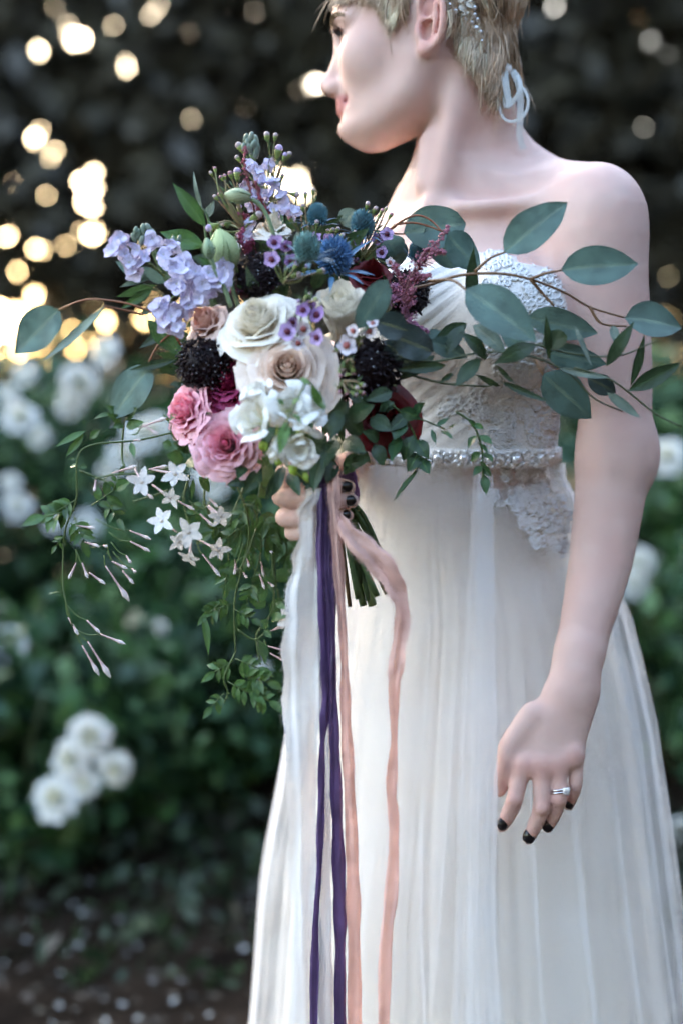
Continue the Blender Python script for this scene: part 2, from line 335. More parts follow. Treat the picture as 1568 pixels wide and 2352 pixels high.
# smooth the sectioned form a little (box blur of the field)
for ax in range(3):
    for _ in range(2):
        a = head.F; s0 = [slice(None)]*3; s1 = [slice(None)]*3; s2 = [slice(None)]*3; s0[ax] = slice(0, -4); s1[ax] = slice(2, -2); s2[ax] = slice(4, None)
        b = a.copy(); b[tuple(s1)] = (a[tuple(s0)]+a[tuple(s1)]*2+a[tuple(s2)])/4; head.F = b
HR = np.array([EB, EW, (0, 0, 1)]).T
for s in (1, -1):
    H = lambda px, py, w: HO+EB*uvw(HP(px, py, 0))[0]+EW*(w*s)+np.array((0, 0, uvw(HP(px, py, 0))[1]))
    head.ell(H(802, 92, .031), (.017, .019, .0125), HR, k=.012, op='cut')               # eye socket
    head.ell(H(858, 146, .044), (.022, .016, .022), HR, k=.03)                          # cheekbone
    head.chain([H(786, 60, .010), H(796, 54, .030), H(822, 62, .048)], [.005, .0062, .005], k=.015)   # brow ridge
    head.chain([H(806, 92, .019), H(801, 79, .031), H(815, 84, .044)], [.0038, .0046, .0038], k=.004)   # upper lid
    head.chain([H(808, 99, .020), H(806, 103, .031), H(817, 97, .042)], [.0036, .0040, .0036], k=.006)  # lower lid
    head.ell(H(771, 207, .0105), (.010, .0075, .0082), HR, k=.008)                       # nostril wing
    head.ell(H(806, 240, .027), (.0035, .004, .004), HR, k=.008, op='cut')              # mouth corner
    head.chain([H(985, 175, .055), H(958, 232, .052), H(898, 286, .036), H(846, 304, .014)], [.012, .0115, .0105, .0095], k=.03)  # jaw line
head.chain([HP(787, 84), HP(784, 130), HP(767, 170), HP(755, 190)], [.0068, .0070, .0076, .0080], k=.012)     # nose
head.ell(HP(754, 196), (.0090, .0092, .0080), HR, k=.007)
head.chain([HP(764, 211), HP(786, 219)], [.0045, .0055], k=.006)
for s in (.0068, -.0068): head.ell(HP(768, 219)+EW*s, (.0062, .0034, .0044), HR, k=.003, op='cut')
for s in (1, -1):
    head.chain([HP(789, 238)+EW*0, HP(792, 237)+EW*.010*s, HP(809, 238)+EW*.022*s], [.0060, .0058, .0028], k=.006)
    head.chain([HP(791, 258)+EW*0, HP(794, 256)+EW*.010*s, HP(810, 246)+EW*.021*s], [.0070, .0064, .0028], k=.006)
    head.chain([HP(781, 248)+EW*0, HP(785, 247)+EW*.010*s, HP(806, 241)+EW*.024*s], [.0016, .0016, .0014], k=.0025, op='cut')
head.chain([HP(789, 282)+EW*.012, HP(786, 282), HP(789, 282)-EW*.012], [.004, .004, .004], k=.012, op='cut')
head.ell(HP(812, 300), (.0130, .016, .0115), HR, k=.018)
# ear (her left, towards the camera)
ear = lambda px, py, w: HP(px, py, w)
head.ell(ear(990, 50, .072), (.0155, .010, .032), np.array([EB*.97+EW*.24, EW*.97-EB*.24, (0, 0, 1)]).T, k=.008)
head.ell(ear(985, 62, .084), (.0105, .0075, .021), np.array([EB*.95+EW*.31, EW*.95-EB*.31, (0, 0, 1)]).T, k=.004, op='cut')
head.chain([ear(966, 40, .077), ear(962, 8, .080), ear(972, -22, .083), ear(1000, -26, .088), ear(1016, 2, .092), ear(1017, 42, .092), ear(1012, 76, .089), ear(998, 100, .084), ear(980, 114, .080)],
           [.0034, .0036, .0038, .004, .0042, .0042, .004, .0042, .005], k=.004, n=25)
head.ell(ear(972, 112, .078), (.0070, .005, .0072), HR, k=.006)
head.chain([ear(1000, 6, .087), ear(1001, 40, .086), ear(994, 76, .083), ear(979, 94, .081)], [.003, .0034, .0034, .003], k=.005, n=13)
head.chain([ear(962, 60, .076), ear(963, 80, .077), ear(968, 96, .076)], [.0048, .0052, .004], k=.005)
head.chain([ear(968, 46, .079), ear(984, 42, .082), ear(996, 34, .084)], [.0026, .0026, .0022], k=.004)
head.ell(ear(981, 72, .080), (.0062, .007, .010), HR, k=.003, op='cut')
merge(body, head, .016)
bv, bf = body.mesh()
# pigments, with socket shading painted in round the eyes
def near(v, pts, r):
    p = smooth_path(pts, 12); d = np.min(np.linalg.norm(v[:, None, :]-p[None], axis=2), axis=1) if len(v) else np.zeros(0); return np.clip(1-d/r, 0, 1)
SK = np.array((.665, .465, .41)); col = np.tile(SK, (len(bv), 1))
def tint(c, amt, lo, hi, fn):
    m = np.where(np.all((bv > np.array(lo)) & (bv < np.array(hi)), 1))[0]; w = fn(bv[m])[:, None]*amt; col[m] = col[m]*(1-w)+np.array(c)*w
lo, hi = HO-.25, HO+.25
tint((.67, .41, .35), .15, lo, hi, lambda v: np.clip(1-np.linalg.norm(v-HP(850, 170, .05), axis=1)/.05, 0, 1)**.7)
tint((.62, .24, .22), .7, lo, hi, lambda v: near(v, [ear(966, 60, .08), ear(985, 0, .085), ear(1015, 40, .09), ear(975, 110, .08)], .014))
tint((.60, .32, .28), .5, lo, hi, lambda v: near(v, [HP(750, 198), HP(770, 215)], .018))
lipc = (.46, .17, .17)
for s in (1, -1):
    tint(lipc, 1, lo, hi, lambda v: np.clip(near(v, [HP(782, 240), HP(786, 239)+EW*.010*s, HP(806, 240)+EW*.021*s], .0095)*3.2, 0, 1))
    tint(lipc, 1, lo, hi, lambda v: np.clip(near(v, [HP(784, 257), HP(787, 256)+EW*.010*s, HP(807, 247)+EW*.020*s], .0100)*3.2, 0, 1))
    tint((.22, .14, .12), .75, lo, hi, lambda v: near(v, [HO+EB*uvw(HP(802, 90))[0]+EW*.018*s+np.array((0, 0, uvw(HP(802, 86))[1])), HO+EB*uvw(HP(812, 86))[0]+EW*.045*s+np.array((0, 0, uvw(HP(812, 84))[1]))], .016))  # eyeshadow, darkened to paint in the shading of the sockets
lo, hi = np.array((.1, -.26, .6)), np.array((.3, -.05, .85))
for x, y in ((1205, 1765), (1243, 1768), (1281, 1762), (1318, 1740), (1181, 1840), (1242, 1860), (1282, 1840), (1157, 1765)):
    tint((.60, .29, .25), .55, lo, hi, lambda v: np.clip(1-np.linalg.norm(v-np.array(tuple(P(x, y, HY-.014))), axis=1)/.019, 0, 1))
for x, y in ((1160, 1888), (1220, 1915), (1262, 1892), (1308, 1842), (1150, 1800)):
    tint((.62, .30, .26), .6, lo, hi, lambda v: np.clip(1-np.linalg.norm(v-np.array(tuple(P(x, y, HY))), axis=1)/.022, 0, 1))
bride = thing('person', 'bride in a white strapless wedding gown looking away while holding a bouquet', 'person', (P(1065, 1600, .04).x, .03, 0))
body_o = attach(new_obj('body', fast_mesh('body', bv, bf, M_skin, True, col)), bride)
body_bvh = BVHTree.FromPolygons([tuple(p) for p in bv], [tuple(q) for q in bf.tolist()])
# ------------------------------------------------------------------ hair, eyes, nails
def in_poly(x, y, poly):
    n = len(poly); r = np.zeros(np.shape(x), bool); j = n-1
    for i in range(n):
        xi, yi = poly[i]; xj, yj = poly[j]
        r ^= ((yi > y) != (yj > y)) & (x < (xj-xi)*(y-yi)/((yj-yi) or 1e-9)+xi); j = i
    return r
HAIR = [(740, -95), (756, -10), (775, -6), (815, -10), (862, 6), (882, 50), (897, 74), (912, 62), (930, 38), (950, 12), (985, -32), (1010, -26), (1026, 4), (1030, 45), (1046, 112), (1070, 146), (1092, 174), (1118, 208), (1138, 232), (1150, 215), (1180, 150), (1215, 60), (1240, -40), (1200, -260), (800, -260)]
hpoly = [tuple(float(q) for q in uvw(HP(x, y, .066))[:2]) for x, y in HAIR]
fpoly = [(740, -80), (752, 10), (765, 20), (790, 16), (840, 8)]
vu, vv, vw = uvw(bv); top = (vv > -.10) & (vu > -.14) & (vu < .16)
hm = np.zeros(len(bv), bool); ii = np.where(top)[0]; hm[ii] = in_poly(vu[ii], vv[ii], hpoly)
earbox = (np.abs(vw) > .0735) & (vu < .022) & (vu > -.006)
hm &= ~earbox
cf = bf[hm[bf].all(1)]; used, inv = np.unique(cf, return_inverse=True); cfv = inv.reshape(cf.shape)
fn_ = np.cross(bv[cf[:, 1]]-bv[cf[:, 0]], bv[cf[:, 2]]-bv[cf[:, 0]]); vn = np.zeros((len(used), 3))
for k in range(4): np.add.at(vn, cfv[:, k], fn_)
vn /= np.linalg.norm(vn, axis=1)[:, None]+1e-12
back = np.clip((vu[used]-.02)/.08, 0, 1)
capv = bv[used]+vn*(.0015+.0035*back)[:, None]
hb_ = MB(); hb_.add(capv, cfv.tolist(), (.30, .23, .16))
cen = bv[cf].mean(1); fu, fv, fw = uvw(cen)
def flow(u, v, w):                          # combing direction in (back, up, side)
    f = np.clip((-.03-u)/.09, 0, 1); b = np.clip((u-.02)/.07, 0, 1)
    du = -.95*f + b*(.15 if v > 0 else -.35); dv = -.75 + .40*f
    dw = 0.0 - .25*b*np.sign(w)
    return EB*du+EW*dw+np.array((0, 0, dv))
pal = np.array([(.66, .49, .34), (.50, .36, .24), (.78, .62, .46), (.36, .25, .16), (.58, .43, .30)])
cand = np.where((fw > -.055))[0]; cw = np.where(fw[cand] > .0, 1.0, .35); cw *= np.where(fv[cand] > .055, .25, 1.0); cw /= cw.sum()
NST = 5200; roots = rng.choice(cand, NST, p=cw); clump = {}
for s in range(NST):
    i = roots[s]; p = cen[i]+rng.normal(0, .0012, 3); key = (round(fu[i]/.012), round(fv[i]/.02), round(fw[i]/.02))
    if key not in clump: clump[key] = (rng.normal(0, .16, 3), pal[rng.integers(5)], rng.uniform(-.001, .002))
    cj, cc, co = clump[key]; backk = float(np.clip((fu[i]-.02)/.08, 0, 1)); n = 8; L = rng.uniform(.024, .044)*(1+.3*backk); base = .0035+co+.006*backk*rng.random()
    pts = []; d = flow(fu[i], fv[i], fw[i])+cj*.8+rng.normal(0, .10, 3)
    for q in range(n):
        hit, nor, _, _ = body_bvh.find_nearest(Vector(p)); nor = np.array(nor); pts.append(np.array(hit)+nor*(base*(.6+.7*math.sin(math.pi*min(1, q/(n-1)*.8+.1)))+.0008))
        uu, v2, ww = uvw(p); dd = flow(uu, v2, ww)+cj*.8; d = .5*d+.5*dd+rng.normal(0, .05, 3); d -= nor*np.dot(d, nor)*.9; d /= np.linalg.norm(d); p = np.array(hit)+d*L/(n-1)
    pe = np.array(pts); uu, v2, ww = uvw(pe); ins = in_poly(uu, v2, hpoly)
    if s % 30 == 0: pe = pe+np.linspace(0, 1, len(pe))[:, None]**2*rng.normal(0, .006, 3)+np.array(body_bvh.find_nearest(Vector(pe[-1]))[1])*np.linspace(0, .006, len(pe))[:, None]
    elif not ins.all():                       # hair ends a little past the hairline
        e_ = int(np.argmin(ins))+(1 if R.random() < .6 else 0)
        if e_ < 2: continue
        pe = smooth_path(pe[:e_+1], 7); uu, v2, ww = uvw(pe)
    if np.any((np.abs(ww) > .072) & (uu < .03) & (uu > -.010) & (v2 < .075)): continue
    r0 = rng.uniform(.00045, .0008); v, f = tube(pe, [r0, r0, r0*.8, r0*.15], 3, caps=False)
    hb_.add(v, f, np.clip(cc*rng.uniform(.75, 1.3), 0, .8))
hair = attach(hb_.build('hair', M_hair), bride)
def side(px, py, w): return HO+EB*uvw(HP(px, py, 0))[0]+EW*w+np.array((0, 0, uvw(HP(px, py, 0))[1]))
M_eye = mat('eye', rough=.08, use_col=True, vary=.02)
M_lash = mat('lash', (.02, .015, .012), .6, .1)
for s in (1, -1):
    c = side(824, 90, .031*s); v, f = ball(c, .0122, 3); look = -EB; dd = (v-c)@look/.0122
    cl = np.where(dd[:, None] > .90, (.015, .015, .02), np.where(dd[:, None] > .80, (.10, .16, .20), (.72, .70, .68)))
    attach(MB().add(v, f, cl).build('eye', M_eye), bride)
    l = MB()
    for k in range(26):
        t = k/25; a = side(793+12*abs(t-.45), 84, (.018+.027*t)*s); b = a-EB*.007+np.array((0, 0, -.003))+EW*.006*s*(t-.3); m_ = (a+b)/2+np.array((0, 0, -.0022))
        v, f = tube([a, m_, b], [.0005, .0004, .0001], 3, 4, False); l.add(v, f)
    attach(l.build('eyelashes', M_lash), bride)
    e = MB()
    for k in range(170):
        t = rng.random(); a = side(786+34*max(0, t-.35)**1.3, 64-10*math.sin(t*2.6)+rng.uniform(-4, 4), (.010+.043*t)*s); hit, nor, _, _ = body_bvh.find_nearest(Vector(a)); a = np.array(hit)+np.array(nor)*.0005
        b = a+EW*s*.007+np.array((0, 0, .003*(1-2*t)))+EB*.002; hit, nor, _, _ = body_bvh.find_nearest(Vector(b)); b = np.array(hit)+np.array(nor)*.0009
        v, f = tube([a, b], [.00045, .0002], 3, None, False); e.add(v, f, (.16, .11, .07))
    attach(e.build('eyebrow', M_hair), bride)
# painted nails: short rounded plates over the fingertips
def nail(px, py, y, ax, up, ln, wd):
    c = np.array(tuple(P(px, py, y))); a = np.array(ax, float); a /= np.linalg.norm(a); n = np.array(up, float); n -= a*(a@n); n /= np.linalg.norm(n); s = np.cross(a, n); v = []; nu, nv = 9, 9
    for j in range(nv):
        t = j/(nv-1)*2-1; half = (1-abs(t)**(5 if t < 0 else 3.2))**.5 if abs(t) < 1 else .03; half = max(half, .05)
        for i in range(nu):
            q = (i/(nu-1)*2-1)*half; v.append(c+a*t*ln/2+s*q*wd/2+n*(.0022-.0030*q*q-.0014*t*t))
    o = new_obj('nail', fast_mesh('nail', v, grid_faces(nu, nv), M_nail)); so = o.modifiers.new('thickness', 'SOLIDIFY'); so.thickness = .0007; so.offset = 1
    return attach(o, bride)
for px, py, y, tx, ln, wd in ((1153, 1893, HY-.0035, (-.5, 0, -1), .0115, .0105), (1214, 1922, HY-.0062, (-.35, 0, -1), .013, .012), (1258, 1896, HY-.0022, (-.35, 0, -1), .0125, .0115), (1305.5, 1847, HY+.0025, (-.3, 0, -1), .0095, .009)):
    nail(px, py, y, tx, (0.05, -1, .25), ln, wd)
for px, py, y, ln, wd in ((795, 1118, GY-.0325, .0112, .0098), (803, 1150, GY-.0305, .0112, .0098), (793, 1183, GY-.0258, .0098, .0088)):
    nail(px, py, y, (1, .30, .0), (.3, -1, .02), ln, wd)
# ------------------------------------------------------------------ wedding gown: bodice, skirt, lace, belt
def mat_tulle(name, transp, c=(.92, .93, .95)):
    m, nt, b = _nt(name); N = nt.nodes; L = nt.links
    b.inputs['Base Color'].default_value = (*c, 1); b.inputs['Roughness'].default_value = .7
    t = N.new('ShaderNodeBsdfTranslucent'); t.inputs[0].default_value = (*c, 1); mx = N.new('ShaderNodeMixShader'); mx.inputs[0].default_value = .38
    L.new(b.outputs[0], mx.inputs[1]); L.new(t.outputs[0], mx.inputs[2])
    tr = N.new('ShaderNodeBsdfTransparent'); m2 = N.new('ShaderNodeMixShader'); L.new(mx.outputs[0], m2.inputs[1]); L.new(tr.outputs[0], m2.inputs[2])
    tc = N.new('ShaderNodeTexCoord'); no = N.new('ShaderNodeTexNoise'); no.inputs['Scale'].default_value = 14; L.new(tc.outputs['Object'], no.inputs['Vector'])
    mp = N.new('ShaderNodeMapRange'); mp.inputs[1].default_value = .3; mp.inputs[2].default_value = .7; mp.inputs[3].default_value = transp-.10; mp.inputs[4].default_value = transp+.10
    L.new(no.outputs['Fac'], mp.inputs[0]); L.new(mp.outputs[0], m2.inputs[0]); L.new(m2.outputs[0], N['Material Output'].inputs[0]); return m
M_tulle = mat_tulle('tulle', .70)
M_tulle_in = mat_tulle('tulle_under', .72, (.93, .91, .88))
M_bodice = mat('draped_chiffon', (.79, .77, .745), .6, .05, 30, translucent=.1)
gown = thing('wedding_gown', 'white strapless gown with lace bodice, beaded belt and long tulle skirt worn by the bride', 'dress', (P(1065, 1600, .04).x, .04, 0))
SK_ROWS = [(1060, 818, 1282), (1095, 815, 1284), (1150, 800, 1318), (1250, 772, 1352), (1400, 735, 1432), (1650, 668, 1490), (2000, 605, 1538), (2352, 572, 1590), (3000, 500, 1690)]
SY = .045
def skirt(name, m, inset, seed, nfold, amp, gather, zb=.03, rows=SK_ROWS, z_top=None, depth=.80, out=1, pleat=0, nu=440):
    g = np.random.default_rng(seed); nz = 60
    zt = P(0, 1064, SY).z if z_top is None else z_top
    rz = np.array([P(0, r[0], SY).z for r in rows])[::-1]; L = np.array([P(r[1], r[0], SY).x for r in rows])[::-1]; Rr = np.array([P(r[2], r[0], SY).x for r in rows])[::-1]
    t = np.linspace(0, 1, nz)**1.35; z = zt+(zb-zt)*t
    cx = np.interp(z, rz, (L+Rr)/2); hwid = np.interp(z, rz, (Rr-L)/2)-np.interp(z, rz, np.linspace(inset[1], inset[0], len(rz)))
    hd = np.minimum(hwid*depth, .30); th = np.linspace(0, 2*math.pi, nu, endpoint=False)
    TH, T = np.meshgrid(th, t); fold = np.zeros_like(TH); shift = np.zeros_like(TH)
    for k in range(nfold):
        a0 = g.uniform(0, 2*math.pi); dr = g.normal(0, .12); sg = g.uniform(.018, .06); am = amp*g.uniform(.25, 1.3); s0 = g.uniform(0, .25); s1 = g.uniform(.35, .8)
        d = (TH-a0-dr*T+math.pi) % (2*math.pi)-math.pi; s_ = sg*(1+.8*T)
        fold += am*np.exp(-np.abs(d/s_)**1.5)*np.clip((T-s0+.25)/s1, .1, 1)
        if pleat and k % 2 == 0: s2 = g.uniform(.010, .026)*(1+.6*T); d2 = d+s2*.6; shift -= pleat*g.uniform(.6, 1.15)*d2*np.exp(-(d2/s2)**2)*np.clip(T*3+.12, 0, 1); fold += .0035*np.exp(-(d2/s2)**2)*np.sign(-d2)*np.clip(np.abs(d2)/s2*2, 0, 1)
    w = gather*np.exp(-T*9)*(np.sin(TH*97+3*np.sin(TH*7))+.6*np.sin(TH*61+2*np.sin(TH*11)))*np.clip(T*60, .25, 1)
    fold = out*np.clip(fold, -.004, .020)+w; TH = TH+shift
    depth = depth+.16*np.exp(-t*7)
    X = cx[:, None]+(hwid[:, None]+fold)*np.cos(TH); Y = SY+(hd[:, None]+fold)*np.sin(TH); Z = np.broadcast_to(z[:, None], X.shape)
    # tilt the oval a little with her hips
    v = np.stack([X, Y, Z], -1).reshape(-1, 3)
    return attach(new_obj(name, fast_mesh(name, v, np.array(grid_faces(nu, nz, True)), m)), gown)
skirt('skirt_lining', M_cream, (.011, .085), 3, 26, .007, .0003, out=-1)
skirt('tulle_layer', M_tulle_in, (.006, .030), 5, 60, .006, .0006, out=-1, pleat=1.7, nu=1000)
skirt('tulle_layer', M_tulle, (-.004, .010), 8, 80, .008, .0012, pleat=1.9, nu=1100)
# the edge of the top layer of tulle, falling over her thumb
def drape(name, m, left, right, ydepth, folds, seed, n=50, nu=26):
    g = np.random.default_rng(seed); l = smooth_path([(x, 0, y) for x, y in left], n); r = smooth_path([(x, 0, y) for x, y in right], n); v = []; ph = g.uniform(0, 6, 4)
    yd = np.interp(np.linspace(0, 1, n), np.linspace(0, 1, len(ydepth)), ydepth)
    for j in range(n):
        for i in range(nu):
            t = i/(nu-1); px = lerp(l[j][0], r[j][0], t); py = lerp(l[j][2], r[j][2], t); tj = j/(n-1)
            v.append(tuple(P(px, py, yd[j]-folds*(.5+.5*math.sin(t*14+ph[0]+2*tj))*(.3+.7*tj)-folds*.5*math.sin(t*31+ph[1]))))
    return attach(new_obj(name, fast_mesh(name, v, grid_faces(nu, n), m)), gown)
drape('tulle_panel', M_tulle, [(1085, 1085), (1070, 1400), (1050, 1800), (1045, 2100), (1030, 2420)], [(1132, 1090), (1136, 1400), (1143, 1800), (1140, 2100), (1165, 2420)], [-.085, -.15, -.188, -.198, -.215], .006, 4)
drape('tulle_panel', M_tulle, [(1095, 1085), (1090, 1400), (1080, 1800), (1078, 2100), (1070, 2420)], [(1130, 1090), (1134, 1400), (1141, 1800), (1137, 2100), (1150, 2420)], [-.084, -.148, -.185, -.194, -.21], .004, 6)
# bodice
bod = Field(np.arange(-.12, .30, .0019), np.arange(-.22, .22, .0019), np.arange(P(0, 1100, .0).z, P(0, 520, -.1).z, .0019))
add_torso(bod)
def neck_cut(x, y, z):
    s = (x-.13)*LR[0]+(y-.04)*LR[1]; f = (x-.13)*FR[0]+(y-.04)*FR[1]
    zt = P(0, 568, -.10).z-.016*np.exp(-((s-.018)/.020)**2)-.035*np.clip((.02-f)/.09, 0, 1)-.022*np.clip((np.abs(s)-.085)/.05, 0, 1)
    return z-zt-.0012*np.sin(s*260)
sl, g = bod.box((-9, -9, -9), (9, 9, 9))
bod.F = np.maximum(np.maximum(bod.F-.0035, neck_cut(*g)), P(0, 1072, 0).z-g[2]).astype(np.float32)
dv, df = bod.mesh()
n_ = np.zeros_like(dv); fn_ = np.cross(dv[df[:, 1]]-dv[df[:, 0]], dv[df[:, 2]]-dv[df[:, 0]])
for k in range(4): np.add.at(n_, df[:, k], fn_)
n_ /= np.linalg.norm(n_, axis=1)[:, None]+1e-12
s_ = (dv[:, 0]-.13)*LR[0]+(dv[:, 1]-.04)*LR[1]; zz_ = dv[:, 2]-1.15
ph = (zz_*math.cos(.62)-s_*math.sin(.62))*2*math.pi/.0048+1.6*np.sin(s_*38)+1.2*np.sin(zz_*45+s_*20)
pleat = (np.abs(np.sin(ph/2))**.7)*.0007+.0006*np.sin(ph*.37+2)
pleat = pleat*np.clip(1-np.maximum((s_-.045)/.03, (1.09-dv[:, 2])/.03), .12, 1); dv = dv+n_*pleat[:, None]
bodice = attach(new_obj('bodice', fast_mesh('bodice', dv, df, M_bodice)), gown)
bod_bvh = BVHTree.FromPolygons([tuple(p) for p in dv], [tuple(q) for q in df.tolist()])
skirt_bvh = None
for o in gown.children:
    if o.name == 'tulle_layer.001': sv = np.array([v.co[:] for v in o.data.vertices])+np.array(gown.location)*0; sv = sv+np.array(o.location)+np.array(gown.location); skirt_bvh = BVHTree.FromPolygons([tuple(p) for p in sv], [tuple(p.vertices) for p in o.data.polygons])
def on_cloth(px, py, off=.0012):            # the gown surface seen at this photograph point
    d = ray(px, py).normalized(); best = None
    for b in (bod_bvh, skirt_bvh):
        h = b.ray_cast(CAM, d)
        if h[0] is not None and (best is None or h[3] < best[3]): best = h
    if best is None: return None
    n = best[1] if best[1].dot(d) < 0 else -best[1]
    return best[0]+n*off
def lace_path(mb, pts, r=.0011, n=None, closed=False):
    q = [on_cloth(x, y, r*.9) for x, y in pts]; q = [a for a in q if a is not None]
    if len(q) < 3: return
    if closed: q.append(q[0])
    for a, b in zip(q, q[1:]):
        if (a-b).length > .03: return
    v, f = tube(q, r, 5, n or len(q)*2, False); mb.add(v, f)
def lace_flower(px, py, size, petals, rot, parent):
    mb = MB(); inner = MB()
    for k in range(petals):
        a = rot+2*math.pi*k/petals; loop = []
        for t in np.linspace(0, 2*math.pi, 11)[:-1]:
            rr = size*(.55-.45*math.cos(t)); w = size*.36*math.sin(t)*(1 if math.cos(t) < .4 else .8); loop.append((px+rr*math.cos(a)-w*math.sin(a), py+rr*math.sin(a)+w*math.cos(a)))
        lace_path(mb, loop, .0014, closed=True)
        for e in (-.12, .12): lace_path(mb, [(px+size*t*math.cos(a+e), py+size*t*math.sin(a+e)) for t in (.2, .45, .7)], .0007)
        q = [on_cloth(x, y, .0006) for x, y in loop]
        if all(a_ is not None for a_ in q):
            c_ = on_cloth(px+size*.5*math.cos(a), py+size*.5*math.sin(a), .001)
            if c_ is not None and max((x-c_).length for x in q) < .03: mb.add([tuple(x) for x in q]+[tuple(c_)], [(i, (i+1) % len(q), len(q)) for i in range(len(q))])
    lace_path(mb, [(px+size*.16*math.cos(t), py+size*.16*math.sin(t)) for t in np.linspace(0, 6.28, 8)[:-1]], .0012, closed=True)
    if mb.v: attach(mb.build('lace_flower', M_lace), parent)
def lace_leaf(px, py, ln, ang, parent, wd=.34):
    mb = MB(); c, s = math.cos(ang), math.sin(ang); e = []; e2 = []
    for t in np.linspace(0, 1, 7):
        w = ln*wd*math.sin(math.pi*t)**.8*(1-.25*t); e.append((px+ln*t*c-w*s, py+ln*t*s+w*c)); e2.append((px+ln*t*c+w*s, py+ln*t*s-w*c))
    lace_path(mb, e, .001); lace_path(mb, e2, .001); lace_path(mb, [(px+ln*t*c, py+ln*t*s) for t in (0, .3, .6, .95)], .0008)
    q = [on_cloth(x, y, .0006) for x, y in e+e2[::-1]]
    if all(a is not None for a in q) and max((a-q[0]).length for a in q) < .05: mb.add([tuple(a) for a in q], [tuple((i, i+1, 12-i, 13-i)) for i in range(6)])
    if mb.v: attach(mb.build('lace_leaf', M_lace), parent)
LF = [(1165, 575, 24, 5, .2), (1215, 600, 26, 5, .9), (1255, 628, 22, 5, .1), (1222, 655, 24, 5, .5), (1265, 690, 24, 5, .3), (1190, 628, 20, 5, 1), (1285, 655, 16, 5, 0), (1130, 610, 18, 5, .4),
      (1170, 690, 18, 5, .3), (1240, 720, 20, 5, .7), (1180, 800, 20, 5, .4), (1150, 850, 20, 5, 0), (1205, 850, 22, 5, .6), (1245, 800, 20, 5, .2), (1260, 860, 18, 5, .5),
      (1040, 930, 22, 5, .3), (1085, 935, 20, 5, .8), (1020, 945, 16, 5, .1), (1180, 930, 34, 6, .2), (1235, 915, 26, 5, .6), (1230, 975, 28, 5, .1), (1165, 990, 22, 5, .9), (1260, 965, 20, 5, .4), (1195, 885, 22, 5, .3), (1130, 1000, 16, 5, .3), (1255, 1020, 16, 5, .2),
      (1185, 1150, 26, 5, .4), (1235, 1160, 26, 5, .1), (1280, 1150, 22, 5, .8), (1215, 1205, 24, 5, .2), (1265, 1200, 26, 5, .6), (1245, 1120, 22, 5, .3), (1290, 1215, 18, 5, .2), (1235, 1245, 18, 5, .7), (1288, 1250, 18, 5, .1), (1300, 1185, 16, 5, .5)]
g_ = np.random.default_rng(61)
LF += [(g_.uniform(1120, 1290), g_.uniform(575, 720), g_.uniform(11, 18), 5, g_.uniform(0, 1)) for _ in range(16)]+[(g_.uniform(1090, 1285), g_.uniform(740, 1030), g_.uniform(11, 18), 5, g_.uniform(0, 1)) for _ in range(26)]+[(g_.uniform(1130, 1310), g_.uniform(1080, 1140), g_.uniform(14, 20), 5, g_.uniform(0, 1)) for _ in range(5)]
for a in LF: lace_flower(*a, gown)
for a in [(1120, 640, 30, 1.9), (1200, 560, 28, .5), (1150, 740, 34, 1.2), (1215, 760, 30, 1.8), (1120, 790, 30, .4), (1130, 885, 28, .6), (1060, 955, 26, .9), (1110, 955, 30, .1), (1100, 920, 24, -.6), (1150, 950, 28, 2.2), (1210, 1000, 34, .7), (1190, 1020, 30, 2.6), (1250, 890, 26, 1.2), (1165, 905, 24, -1.9),
          (1175, 1170, 34, .3), (1195, 1185, 34, 1.2), (1180, 1125, 30, -.2), (1250, 1220, 36, 1.1), (1270, 1235, 36, 1.5), (1290, 1255, 30, 1.7), (1225, 1225, 32, 1.7), (1275, 1175, 30, .6), (1160, 1155, 22, 2.8), (1105, 1130, 26, 1.6), (1100, 1155, 26, 1.7), (1210, 1130, 28, -.5)]: lace_leaf(*a, gown)
# beaded belt
M_gem = mat('rhinestone', (.86, .88, .90), .06, .1, 200, spec=1.0, metal=.55)
M_pearl = mat('pearl', (.80, .78, .74), .25, .05, 100, spec=.8)
M_band = mat('satin_belt', (.83, .81, .78), .4, .04, 60)
mb = MB(); nb = 72; zb_ = P(0, 1056, -.09).z; ring = []
for j, dz in enumerate((-.010, -.0085, .0085, .010)):
    for i in range(nb):
        t = 2*math.pi*i/nb; a, b = .1185, .0855; o = .003 if j in (1, 2) else -.002
        ring.append((P(1049, 1056, .04).x+(a+o)*math.cos(t)*LR[0]+(b+o)*math.sin(t)*FR[0], .04+(a+o)*math.cos(t)*LR[1]+(b+o)*math.sin(t)*FR[1], zb_+dz))
mb.add(ring, grid_faces(nb, 4, True)); belt = attach(mb.build('belt', M_band), gown)
belt_bvh = BVHTree.FromPolygons(ring, grid_faces(nb, 4, True))
v, f = ball((0, 0, 0), 1, 1); gem_me = fast_mesh('rhinestone', v, f, M_gem, False); pv, pf = ball((0, 0, 0), 1, 2); pearl_me = fast_mesh('pearl', pv, pf, M_pearl)
bw = belt.location+gown.location*0
def bead(px, py, r, me, nm):
    d = ray(px, py).normalized(); h = belt_bvh.ray_cast(CAM, d)
    p = h[0] if h[0] is not None else on_cloth(px, py)
    if p is None: return
    o = new_obj(nm, me); o.location = p-d*r*.6; o.scale = (r, r*.8, r); o.rotation_euler = (R.random()*3, R.random()*3, R.random()*3); o.parent = belt; o.location = o.location-belt.location-gown.location
